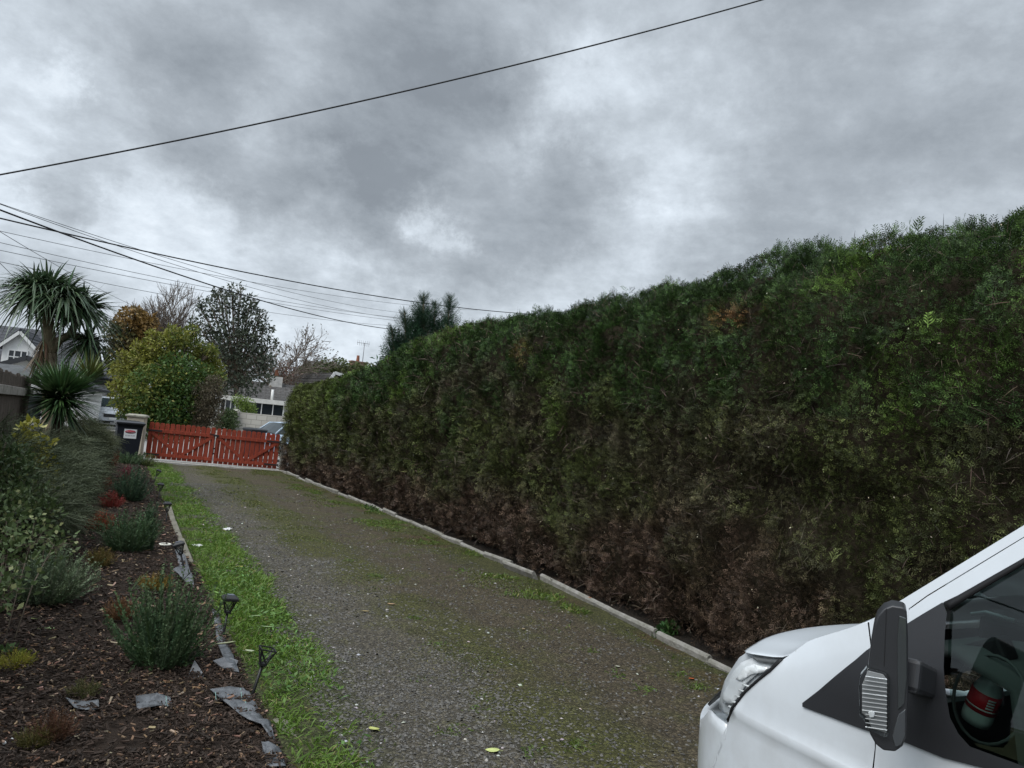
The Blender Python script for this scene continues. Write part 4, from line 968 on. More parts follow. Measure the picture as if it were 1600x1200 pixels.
MB().tube([(0, 0, -.05), (0, 0, c.z)], [.10, .08], 8).build('trunk', BARK, t)

# ================================================================== FENCE and SHED ROOF on the left
OLDW = mat('weathered_boards', (.12, .10, .085), .95, .1, var=.45, vscale=7, bump=.7, bscale=50, stretch=(4, 4, .3)); OLDG = mat('silvered_rail', (.30, .28, .25), .95, .1, var=.35, vscale=8, bump=.5)
FX = -1.45
def fence_z(px, py):  return atX(px, py, FX)
fe = atX(42, 640, FX); ftop = atX(30, 586, FX).z; frail = atX(25, 611, FX).z
t = thing('board_fence', (FX, fe.y, 0), 'weathered brown board fence with a pale rail at the left edge', 'fence'); y = -.05
while fe.y + y > 3:
    w = .10; gapb = random.uniform(-.012, .015); h = ftop + random.uniform(-.03, .03); yy = y - w / 2
    MB().prism([(random.uniform(-.006, .006), y, .02), (0, y - w, .02), (0, y - w, h), (0, y, h - random.uniform(0, .02))], (.018, 0, 0)).build('board', OLDW, t)
    y -= w + .004 + max(0, gapb)
for z in (frail, .5):
    MB().box((.045, -(fe.y - 3) / 2, z), (.05, fe.y - 3, .13)).build('rail', OLDG, t, bevel=.006)
for k in range(5):
    MB().box((-.065, -.06 - k * 2.4, ftop / 2), (.1, .1, ftop)).build('post', OLDW, t, bevel=.006)
ROOFD = mat('dark_roof_tile', (.075, .075, .082), .8, .2, var=.3, vscale=20, bump=.8, bscale=16)
ROOFS = mat('shed_felt', (.085, .088, .092), .9, .15, var=.25, vscale=6, bump=.4, bscale=50)
s0 = at(38, 596, 19.5)
t = thing('garden_shed', (s0.x, 19.5, 0), 'low shed with a grey felt roof showing above the board fence', 'shed')
MB().box((-1.6, 1.2, .92), (3.0, 2.2, 1.9)).build('wall', OLDW, t)
zr = s0.z
mb = MB(); mb.prism([(0.1, -.1, zr), (-3.3, -.1, zr), (-3.3, 1.2, zr + .32), (0.1, 1.2, zr + .32)], (0, 0, .05)); mb.prism([(0.1, 2.5, zr), (-3.3, 2.5, zr), (-3.3, 1.2, zr + .32), (0.1, 1.2, zr + .32)], (0, 0, .05)); mb.build('roof', ROOFS, t)
MB().box((-1.6, -.12, zr - .05), (3.4, .03, .12)).build('fascia', mat('white_fascia', (.55, .55, .54), .6, .3), t)

# ================================================================== TREES
def limb_tree(name, basepx, Y, clumps, n, size, cols, label, cat, group=None, trunk_r=.16, asp=.6, gaps=.0, twig=True, trunk_px=None, matl=None, leaf=True, twcol=(.10, .085, .07), flat=0.0, tw_n=10, tw_r=.012):
    """trunk and limbs to every clump, leaves loosely around the clump twigs. clumps: (px, py, dY, radius px, colour shift)"""
    b = at(basepx, 640, Y); off = np.array([b.x, Y, 0.]); t = thing(name, (b.x, Y, 0), label, cat, group)
    Vs, Cs = [], []; mb = MB(); O = Vector(off); tips = []; sc = Y / FPX * 1.08
    top = max(at(c[0], c[1], Y).z for c in clumps); fork = Vector((0, 0, top * .38))
    mb.tube([(0, 0, -.1), (.02 * top, 0, fork.z * .5), fork], [trunk_r, trunk_r * .82, trunk_r * .7], 8)
    crown_c = sum((at(c[0], c[1], Y + c[2]) - O for c in clumps), Vector()) / len(clumps)
    tw = []
    for c in clumps:
        q = at(c[0], c[1], Y + c[2]) - O; r = c[3] * sc
        mid = fork.lerp(q, .5) + Vector((random.uniform(-.1, .1) * r, random.uniform(-.1, .1) * r, -.05 * r))
        mid = mid.lerp(Vector((crown_c.x, crown_c.y, mid.z)), .25)
        mb.tube([fork, mid, q], [trunk_r * .42, trunk_r * .3, trunk_r * .15], 5)
        for k in range(tw_n):
            e = q + Vector(unit(rdir(1) + np.array([[0, 0, .35]]))[0]) * r * random.uniform(.6, 1.05); tw.append((mid.lerp(q, .3 + .7 * random.random()), e))
        if leaf:
            w = c[3] ** 2; k = max(6, int(n * w / sum(cc[3] ** 2 for cc in clumps)))
            d = rdir(k) * (rng.random((k, 1)) ** .42) * r
            sub = fbm(np.array(q)[None] + d, 3.0 / max(r, .3), c[0] % 17, 2)
            kp = sub > gaps; d = d[kp]; sub = sub[kp]; k = len(d)
            P = np.array(q)[None] + d * np.array([1, 1, .9]); P[:, 2] = np.maximum(P[:, 2], .05)
            f = np.clip((sub - .5) * 2.2 + .5 + 1.5 * (c[4] if len(c) > 4 else 0), 0, 1); col = mixc(cols[0], cols[1], f)
            if len(cols) > 2: col = mixc(col, np.asarray(cols[2]), (rng.random(k) > .93) * 1.0)
            ax = unit(d + 1e-6) * .5 + rng.normal(0, .6, (k, 3)) + np.array([0, 0, flat])
            V, cc = leaves(P, ax, size * (.6 + .8 * rng.random(k)), size * asp * (.7 + .6 * rng.random(k)), col * (.78 + .44 * rng.random((k, 1)))); Vs.append(V); Cs.append(cc)
    for a, e in tw: mb.tube([a, (a + e) / 2 + Vector((0, 0, .06 * (e - a).length)), e], [tw_r * 1.6, tw_r, tw_r * .5], 3)
    if leaf: soup('crown', np.concatenate(Vs), 4, np.concatenate(Cs), matl or LEAF, t)
    mb.build('trunk', BARK, t)
    return t
# big yellow green bush just beyond the gate
limb_tree('garden_tree', 262, 31, [(205, 600, 0, 19, .15), (222, 568, 0, 22, .3), (250, 548, 0, 24, .25), (292, 543, .5, 23, .0), (320, 558, .5, 18, .15), (262, 572, 0, 26, .1), (240, 605, -.8, 34, -.1), (280, 590, -.8, 36, -.5), (315, 595, 0, 28, -.2), (200, 625, 0, 22, .1),
                                   (235, 640, -.6, 28, -.3), (270, 635, -1, 34, -.6), (300, 635, -.6, 30, -.5), (190, 580, .4, 16, .5), (335, 575, .5, 14, .3), (265, 665, -.8, 26, -.6), (300, 665, -.4, 22, -.6), (225, 665, -.4, 22, -.4), (205, 650, 0, 18, -.2), (180, 604, 0, 9, .4), (192, 556, 0, 8, .5), (216, 542, 0, 9, .4), (240, 524, 0, 9, .3), (268, 518, 0, 10, .2), (300, 518, 0, 10, 0), (330, 548, 0, 9, .1), (344, 590, 0, 8, .0), (276, 528, -.5, 16, .1)],
          30000, .125, [(.050, .100, .022), (.19, .195, .034), (.21, .20, .04)], 'broad bushy tree turning yellow green just beyond the red gate', 'tree', 'trees beyond the gate', .15, asp=.5, gaps=.24)
limb_tree('brown_shrub', 325, 29.5, [(322, 615, 0, 18), (335, 600, 0, 14), (318, 640, 0, 18), (334, 640, 0, 16), (340, 620, 0, 12), (328, 662, 0, 16), (312, 662, 0, 12)], 4200, .10, [(.075, .062, .038), (.115, .095, .06)], 'grey brown twiggy shrub behind the middle of the gate', 'shrub', None, .05, asp=.35, gaps=.3)
limb_tree('autumn_tree', 205, 47, [(205, 500, 0, 20, .3), (228, 510, 0, 18, .4), (185, 520, 0, 18, -.3), (200, 540, 0, 24, 0), (225, 540, 0, 22, .3), (182, 555, 0, 16, -.4), (215, 560, 0, 22, 0), (195, 575, 0, 20, -.2), (215, 490, 0, 8, .2), (238, 500, 0, 8, .3)],
          5200, .22, [(.050, .070, .026), (.19, .115, .035)], 'brown and green autumn tree rising behind the yellow green one', 'tree', 'trees beyond the gate', .17, asp=.7, gaps=.38)
limb_tree('dark_tree', 365, 46, [(350, 470, 0, 20), (362, 455, 0, 12), (330, 480, 0, 18), (385, 478, 0, 18), (395, 500, 0, 22), (355, 505, 0, 30), (320, 510, 0, 18), (372, 530, 0, 30), (345, 545, 0, 28), (400, 530, 0, 22), (385, 560, 0, 28), (360, 580, 0, 30), (405, 560, 0, 20), (345, 610, 0, 24), (380, 600, 0, 24), (410, 585, 0, 18), (392, 470, 0, 10), (312, 480, 0, 8), (340, 458, 0, 8), (306, 505, 0, 12), (302, 530, 0, 13), (310, 558, 0, 14), (416, 512, 0, 13), (424, 540, 0, 14), (420, 568, 0, 14), (408, 492, 0, 9), (376, 450, 0, 7)],
          9500, .22, [(.030, .042, .026), (.070, .085, .058), (.16, .165, .15)], 'tall dark grey green tree behind the bungalow, crown full of sky holes', 'tree', 'trees beyond the gate', .2, asp=.5, gaps=.46)
limb_tree('round_tree', 530, 60, [(480, 582, 0, 14), (505, 574, 0, 14), (530, 575, 0, 16), (555, 580, 0, 14), (575, 578, 0, 12), (460, 592, 0, 10), (600, 580, 0, 14), (520, 592, 0, 16), (560, 595, 0, 16), (490, 598, 0, 14)], 4600, .22, [(.045, .070, .022), (.10, .115, .040)], 'low rounded green trees showing over the far end of the hedge', 'tree', None, .15, asp=.6)
leafy('bright_shrub', [(385, 632, 38.5, .4), (372, 626, 38.5, .32), (392, 640, 38.5, .32), (380, 640, 38.5, .42)], 1500, .11, [(.09, .15, .025), (.15, .21, .04)], 'bright yellow green shrub behind the block wall', 'shrub', asp=.4)
leafy('laurel_shrub', [(355, 652, 36.0, .42), (348, 662, 35.8, .42), (360, 665, 35.6, .38), (360, 648, 36.2, .3)], 1700, .12, [(.028, .050, .018), (.06, .085, .028)], 'dark green shrub against the left end of the block wall', 'shrub', asp=.5)
# bare trees
def bare_tree(name, basepx, Y, toppx, toppy, spread, label, group, r0=.16, depth=6, seed=1, leafn=0, leafcol=(.12, .075, .04), min_r=.012, nb=4, up=.35):
    rd = random.Random(seed); b = at(basepx, 640, Y); t = thing(name, (b.x, Y, 0), label, 'tree', group); mb = MB(); tw = MB(); ends = []
    topz = at(toppx, toppy, Y).z; topx = at(toppx, toppy, Y).x - b.x
    def grow(p, d, l, r, k):
        q = p + d * l; m = (p + q) / 2 + Vector((rd.uniform(-1, 1), rd.uniform(-1, 1), rd.uniform(-.3, .6))) * l * .08
        (mb if k > depth - 3 else tw).tube([p, m, q], [r, r * .85, r * .68], 6 if k > 4 else 4 if k > 2 else 3, cap=False)
        if k == 0: ends.append(q); return
        for i in range(nb if k > 1 else 3):
            v = Vector((rd.gauss(0, 1), rd.gauss(0, 1), rd.gauss(0, 1))); v -= d * v.dot(d); v.normalize()
            nd = (d + v * rd.uniform(.35, .95) * spread + Vector((0, 0, up * .4))).normalized()
            grow(p.lerp(q, rd.uniform(.55, 1.0)) if i else q, nd, l * rd.uniform(.62, .86), max(min_r, r * (.62 if i else .7)), k - 1)
    l0 = topz * .37
    grow(Vector((0, 0, -.1)), Vector((topx * .04, 0, 1)).normalized(), l0, r0, depth)
    mb.build('trunk', BARK, t, fixn=False); tw.build('crown', mat('bare_twigs', (.15, .125, .105), .95, .05), t, fixn=False)
    if leafn:
        k_ = np.array([ends[i] for i in rng.integers(0, len(ends), leafn)]) + rng.normal(0, .12, (leafn, 3)); V, c = leaves(k_, rdir(leafn), .16, .11, jit(leafcol, leafn, .4)); soup('foliage', V, 4, c, LEAF, t)
    return t
bare_tree('bare_tree', 268, 56, 272, 506, .9, 'bare grey tree with fine upright twigs left of the dark tree', 'bare trees beyond the gate', .15, 6, 3, up=.6, min_r=.014, nb=4)
bare_tree('bare_tree', 412, 55, 418, 538, .95, 'nearly bare tree directly right of the dark tree', 'bare trees beyond the gate', .14, 6, 5, leafn=500, leafcol=(.10, .08, .06), min_r=.015, nb=3)
bare_tree('bare_tree', 446, 50, 452, 548, 1.15, 'spreading bare tree with a few brown leaves above the bungalow chimney', 'bare trees beyond the gate', .15, 6, 11, leafn=700, leafcol=(.11, .06, .045), min_r=.014, nb=3, up=.2)
# conifer behind the hedge
CY = 17.5
b = at(665, 640, CY); off = np.array([b.x, CY, 0.]); t = thing('conifer', (b.x, CY, 0), 'dark green conifer with pointed sprays rising behind the hedge', 'tree')
Vs, Cs = [], []; mb = MB()
def leader(px, py0, py1, wpx, n):
    p0, p1 = at(px[0], py0, CY), at(px[1], py1, CY); mb.tube([p0 - Vector(off), p1 - Vector(off)], [.05, .012], 6)
    u = rng.random(n) ** .8; P = np.array(p0)[None] * (1 - u[:, None]) + np.array(p1)[None] * u[:, None]; r = wpx * CY / FPX * (1.06 - u)
    a = rng.random(n) * 2 * pi; ax = np.stack([np.cos(a), np.sin(a), .75 + .5 * rng.random(n)], -1); ln = r * (.7 + .8 * rng.random(n)) + .10
    V, idx = sprays(P - off, ax, ln, 22, .30, .045, True, -.12); Vs.append(V); Cs.append(jit([.030, .062, .036], n, .35)[idx])
leader((650, 662), 640, 462, 60, 420); leader((690, 703), 640, 464, 54, 340); leader((640, 632), 640, 486, 54, 260); leader((625, 612), 640, 512, 50, 240); leader((672, 680), 640, 474, 56, 330)
soup('crown', np.concatenate(Vs), 3, np.concatenate(Cs), NEEDLE, t)
mb.tube([(0, 0, -.1), (0, 0, 1.8), at(662, 470, CY) - Vector(off)], [.16, .12, .02], 8); mb.build('trunk', BARK, t)

# ================================================================== HOUSES
WHITEW = mat('white_render', (.66, .66, .65), .9, .15, var=.10, vscale=2); SLATER = mat('slate_roof', (.050, .052, .060), .75, .25, var=.3, vscale=12, bump=.6, bscale=12)
def tile_mat(name, c):
    m = mat(name, c, .85, .15, var=.3, vscale=9); t = m.node_tree; b = t.nodes['Principled BSDF']
    co = t.nodes.new('ShaderNodeTexCoord'); w = t.nodes.new('ShaderNodeTexBrick'); w.inputs['Scale'].default_value = 1.0; w.inputs['Brick Width'].default_value = .3; w.inputs['Row Height'].default_value = .26; w.inputs['Mortar Size'].default_value = .02
    t.links.new(co.outputs['UV'], w.inputs['Vector']); return m
TILES = mat('concrete_tiles', (.085, .082, .080), .9, .12, var=.35, vscale=6)
def row_tiles(m, axis=2, freq=24.0):
    t = m.node_tree; b = t.nodes['Principled BSDF']; co = t.nodes.new('ShaderNodeTexCoord'); sp = t.nodes.new('ShaderNodeSeparateXYZ'); t.links.new(co.outputs['Object'], sp.inputs[0])
    s = MATH(t, 'FRACT', MATH(t, 'MULTIPLY', sp.outputs[2], 1 / .19)); s2 = MATH(t, 'FRACT', MATH(t, 'MULTIPLY', sp.outputs[0], 1 / .30))
    h = MATH(t, 'ADD', MATH(t, 'POWER', s, 3.0), MATH(t, 'MULTIPLY', MATH(t, 'POWER', s2, 6.0), .6))
    bp = t.nodes.new('ShaderNodeBump'); bp.inputs['Strength'].default_value = 1.0; bp.inputs['Distance'].default_value = .10; t.links.new(h, bp.inputs['Height']); t.links.new(bp.outputs[0], b.inputs['Normal'])
row_tiles(TILES); row_tiles(SLATER)
DKTRIM = mat('dark_trim', (.025, .026, .03), .5, .4); GLASSD = mat('window_glass', (.02, .025, .03), .06, .6); UPVC = mat('white_frame', (.62, .62, .61), .5, .35)
def window(parent, x, y, z, w, h, face=(0, -1), bars=(1, 1), d=.07):
    """a framed window standing 2 cm proud in the plane y (face -y)"""
    mb = MB(); fr = .06
    mb.box((x - w / 2 + fr / 2, y - d / 2, z), (fr, d, h)).box((x + w / 2 - fr / 2, y - d / 2, z), (fr, d, h))
    mb.box((x, y - d / 2, z + h / 2 - fr / 2), (w - 2 * fr, d, fr)).box((x, y - d / 2, z - h / 2 + fr / 2), (w - 2 * fr, d, fr))
    for i in range(1, bars[0]): mb.box((x - w / 2 + w * i / bars[0], y - d / 2 + .005, z), (.05, d, h - 2 * fr))
    for i in range(1, bars[1]): mb.box((x, y - d / 2 + .008, z - h / 2 + h * i / bars[1]), (w - 2 * fr, d, .045))
    f = mb.build('window', UPVC, parent)
    MB().box((x, y - .015, z), (w - 2 * fr + .01, .02, h - 2 * fr + .01)).build('pane', GLASSD, f)
    MB().box((x, y - .07, z - h / 2 - .03), (w + .1, .14, .05)).build('sill', CAPM, f)
    return f
def gable_roof(mb, w, d, z0, h, over=.25, axis='x', th=.14):
    """ridge along local x or y"""
    if axis == 'x':
        X = w / 2 + over; Y = d / 2 + over; dz = h * over / (d / 2)
        for s in (-1, 1): mb.prism([(-X, s * Y, z0 - dz), (-X, 0, z0 + h), (-X, 0, z0 + h + th), (-X, s * Y, z0 - dz + th)], (2 * X, 0, 0))
    else:
        X = w / 2 + over; Y = d / 2 + over; dz = h * over / (w / 2)
        for s in (-1, 1): mb.prism([(s * X, -Y, z0 - dz), (0, -Y, z0 + h), (0, -Y, z0 + h + th), (s * X, -Y, z0 - dz + th)], (0, 2 * Y, 0))
    return mb
# --- white dormer house behind the palm: ridge runs left-right; dormer faces us
HYd = 44.0
hb = at(40, 640, HYd + 4); eav = at(20, 582, HYd).z; rid = at(25, 516, HYd + 4).z
t = thing('dormer_house', (hb.x - 2.75, HYd + 4, 0), 'white house with a dark slate roof and a small gabled dormer, behind the palm', 'house', 'white houses across the road', radians(-8))
W, D = 11.0, 8.0
MB().box((0, 0, eav / 2), (W, D, eav)).build('wall', WHITEW, t)
mb = gable_roof(MB(), W, D, eav, rid - eav); rf = mb.build('roof', SLATER, t)
de = eav - .40
dm = MB().box((3.05, -2.75, de + 1.0), (1.35, 2.0, 1.45)); dm.prism([(3.05 - .68, -3.745, de + 1.72), (3.05 + .68, -3.745, de + 1.72), (3.05, -3.745, de + 2.4)], (0, 2.6, 0)); d_ = dm.build('dormer', WHITEW, t)
mb = MB()
for s in (-1, 1): mb.prism([(3.05, -3.95, de + 2.42), (3.05 + s * .92, -3.95, de + 1.5), (3.05 + s * .92, -3.95, de + 1.6), (3.05, -3.95, de + 2.54)], (0, 3.3, 0))
mb.build('dormer_roof', SLATER, d_)
mb = MB()
for s in (-1, 1): mb.bar((3.05, -3.97, de + 2.36), (3.05 + s * .85, -3.97, de + 1.52), .04, .14, up=(0, 0, 1))
mb.build('barge_board', UPVC, d_)
window(d_, 3.05, -3.75, de + .98, .85, 1.05, bars=(3, 3))
window(t, -1.0, -4.0, 1.4, 1.5, 1.2, bars=(2, 1)); window(t, 2.4, -4.0, 1.4, 1.5, 1.2, bars=(2, 1))
# front gable wing below the dormer (white with dark trim)
gw = at(60, 590, 41.5); t2 = thing('gabled_house', (gw.x, 41.5, 0), 'white gable with thin dark timber lines directly behind the palm trunk', 'house', 'white houses across the road', radians(-6))
ge = at(28, 596, 39.0).z; gtop = at(85, 566, 39.0).z
MB().box((0, 0, ge / 2), (4.8, 5.0, ge)).prism([(-2.4, -2.5, ge), (2.4, -2.5, ge), (0, -2.5, gtop)], (0, 5.0, 0)).build('wall', WHITEW, t2)
gable_roof(MB(), 4.8, 5.0, ge + .02, gtop - ge, .3, 'y').build('roof', SLATER, t2)
mb = MB()
for s in (-1, 1): mb.bar((0, -2.82, gtop + .05), (s * 2.75, -2.82, ge - .18), .04, .2, up=(0, 0, 1))
mb.build('barge_board', DKTRIM, t2)
mb = MB(); mb.box((-.5, -2.52, (ge + gtop) / 2 - .1), (.10, .05, gtop - ge - .5)).box((0, -2.52, ge + .05), (4.6, .05, .12)); mb.build('timber_lines', DKTRIM, t2)
window(t2, 0, -2.5, 1.3, 1.6, 1.2, bars=(2, 1))
# second white house further right
g2 = at(170, 600, 54.0); t3 = thing('white_cottage', (g2.x - 1.4, 54, 0), 'white cottage with dark hipped roof and black window trim, left of the autumn tree', 'house', 'white houses across the road', radians(10))
e3 = at(170, 592, 50).z; r3 = at(160, 566, 54).z
MB().box((0, 0, e3 / 2), (4.6, 8, e3)).build('wall', WHITEW, t3)
gable_roof(MB(), 4.6, 8, e3, r3 - e3, .45, 'x').build('roof', SLATER, t3)
MB().box((0, -4.47, e3 - .28), (5.5, .05, .22)).build('fascia', DKTRIM, t3)
MB().box((.9, -4.01, e3 / 2), (.35, .06, e3)).build('downpipe', DKTRIM, t3)
window(t3, -.4, -4.0, 1.5, 1.2, 1.1, bars=(2, 1))
mb = MB()
for k in range(16): mb.tube([(-1.6 + k * .14, -4.6, .9), (-1.6 + k * .14, -4.6, 1.75)], .012, 4)
mb.box((-.55, -4.6, 1.0), (2.3, .03, .03)).box((-.55, -4.6, 1.65), (2.3, .03, .03)).box((-.55, -4.6, .45), (2.4, .16, .9)); o = mb.build('railing', BLACKM); tag(o, 'black metal railing in front of the white cottage', 'railing')
o.location = (g2.x - 1.3, 49.0 + 4.6, .3)
# --- bungalow behind the gate
BY = 43.0; bl = at(345, 620, BY); br = at(447, 632, BY)
yawb = radians(-7); t = thing('bungalow', ((bl.x + br.x) / 2, BY + 3, 0), 'grey bungalow with a flat roofed front, dark tiled roof and white chimney beyond the gate', 'house', None, yawb)
zf = at(395, 622, BY).z; fw = (br.x - bl.x) + 3.0
MB().box((1.0, -1.0, zf / 2 - .15), (fw, 4.0, zf - .3)).build('wall', mat('pale_grey_render', (.40, .39, .36), .9, .15, var=.15, vscale=3), t)
MB().box((1.0, -1.05, zf - .12), (fw + .4, 4.5, .24)).build('flat_roof', mat('roof_fascia', (.50, .49, .46), .7, .25, var=.15, vscale=4), t)
mr = at(420, 588, BY + 6).z
mb = MB(); mb.prism([(-2.2, 1.2, zf - .4), (-2.2, 5.2, mr - .3), (-2.2, 9.2, zf - .4)], (10.5, 0, 0)); rf = mb.build('roof', TILES, t)
ch = at(434, 594, BY + 5.5); M_inv = Matrix.Rotation(-yawb, 4, 'Z')
cl_ = M_inv @ Vector((ch.x - t.location.x, ch.y - t.location.y, 0))
c_ = MB().box((cl_.x, 4.9, ch.z - .25), (.80, .60, 1.1)).build('chimney', mat('chimney_render', (.47, .46, .44), .9, .15, var=.25, vscale=5), rf)
MB().lathe([(.11, 0), (.13, .05), (.10, .42), (.12, .45)], (cl_.x, 4.9, ch.z + .30), 12).build('chimney_pot', mat('terracotta', (.22, .10, .065), .9, .1), c_)
vp = at(427, 615, BY + .5); vl = M_inv @ Vector((vp.x - t.location.x, vp.y - t.location.y, 0)); MB().tube([(vl.x, -1.4, zf), (vl.x, -1.4, vp.z + .25)], .07, 8).build('vent_pipe', UPVC, t)
wc = at(417, 641, BY); wl = M_inv @ Vector((wc.x - t.location.x, wc.y - t.location.y, 0)); window(t, wl.x, -3.0, wc.z, 1.75, .85, bars=(3, 1))
wc = at(356, 634, BY); wl = M_inv @ Vector((wc.x - t.location.x, wc.y - t.location.y, 0)); window(t, wl.x, -3.0, wc.z, .8, .8, bars=(3, 1))
# block wall
b0, b1 = at(363, 643, 36.5), at(452, 652, 35.5)
BLOCK = mat('concrete_blocks', (.40, .385, .35), .95, .1, var=.15, vscale=4)
def brickify(m, bw, bh):
    t_ = m.node_tree; b = t_.nodes['Principled BSDF']; co = t_.nodes.new('ShaderNodeTexCoord'); mp_ = t_.nodes.new('ShaderNodeMapping'); mp_.inputs['Rotation'].default_value = (radians(90), 0, 0)
    t_.links.new(co.outputs['Object'], mp_.inputs[0]); w = t_.nodes.new('ShaderNodeTexBrick'); w.inputs['Scale'].default_value = 1; w.inputs['Brick Width'].default_value = bw; w.inputs['Row Height'].default_value = bh; w.inputs['Mortar Size'].default_value = .012
    w.inputs['Color1'].default_value = (.42, .40, .36, 1); w.inputs['Color2'].default_value = (.33, .315, .285, 1); w.inputs['Mortar'].default_value = (.22, .21, .19, 1)
    t_.links.new(mp_.outputs[0], w.inputs['Vector']); t_.links.new(w.outputs['Color'], b.inputs['Base Color'])
brickify(BLOCK, .45, .225)
L_ = math.hypot(b1.x - b0.x, b1.y - b0.y); hgt = b0.z
o = MB().box((L_ / 2, 0, hgt / 2), (L_, .22, hgt)).box((-.0 + .16, 0, hgt / 2 + .02), (.36, .36, hgt + .04)).box((.16, 0, hgt + .08), (.30, .30, .07), taper=.5).build('block_wall', BLOCK)
o.location = (b0.x, b0.y, 0); o.rotation_euler = (0, 0, math.atan2(b1.y - b0.y, b1.x - b0.x)); tag(o, 'pale concrete block wall beyond the right half of the gate', 'wall')
# house behind the hedge: white barge and chimney with aerial
HB = 52.0; a0 = at(497, 582, HB); t = thing('gable_roofed_house', (a0.x + 2.2, HB + 3, 0), 'roof gable with white barge boards peeping over the hedge', 'house', None, radians(12))
zt = a0.z + .1
MB().box((0, 0, zt / 2 - .8), (5.5, 6, zt - 1.6)).prism([(-2.75, -3, zt - 1.6), (2.75, -3, zt - 1.6), (-1.9, -3, zt - .15)], (0, 6, 0)).build('wall', GREYR, t)
mb = MB(); mb.prism([(-1.9, -3.2, zt), (3.4, -3.2, zt - .95), (3.4, -3.2, zt - 1.1), (-1.9, -3.2, zt - .15)], (0, 6.4, 0)).prism([(-1.9, -3.2, zt), (-3.0, -3.2, zt - 1.8), (-3.0, -3.2, zt - 1.95), (-1.9, -3.2, zt - .15)], (0, 6.4, 0)); mb.build('roof', TILES, t)
mb = MB(); mb.bar((-1.9, -3.23, zt - .02), (3.4, -3.23, zt - .97), .04, .2, up=(0, 0, 1)).bar((-1.9, -3.23, zt - .02), (-3.0, -3.23, zt - 1.82), .04, .2, up=(0, 0, 1)); mb.build('barge_board', UPVC, t)
cc = at(570, 568, 66.0); t = thing('brick_chimney_house', (cc.x, 68, 0), 'house chimney with a clay pot and television aerial, tiny above the trees', 'house', None, radians(5))
MB().box((0, 2, (cc.z - 1.9) / 2), (8, 7, cc.z - 1.9)).build('wall', GREYR, t)
rf = gable_roof(MB(), 8, 7, cc.z - 2.0, 1.8).build('roof', TILES, t); rf.location = (0, 2, 0)
mb = MB().box((0, 0, cc.z - .6), (1.5, .7, 1.6)).box((0, 0, cc.z + .22), (1.65, .85, .1)); c_ = mb.build('chimney', mat('old_brick', (.20, .13, .10), .95, .1, var=.3, vscale=6), t)
MB().lathe([(.14, 0), (.16, .06), (.12, .5), (.14, .55)], (-.1, 0, cc.z + .26), 12).build('chimney_pot', mat('clay_pot', (.26, .12, .08), .9, .1), c_)
mb = MB().tube([(.25, -.3, cc.z - .3), (.25, -.3, cc.z + 2.0)], .03, 6); mb.tube([(-.45, -.3, cc.z + 1.95), (.75, -.3, cc.z + 1.95)], .018, 4)
for k in range(7): mb.tube([(-.4 + k * .18, -.3, cc.z + 1.7), (-.4 + k * .18, -.3, cc.z + 2.2)], .012, 4)
mb.build('aerial', mat('aerial_metal', (.18, .18, .19), .5, .5, metal=.6), c_)

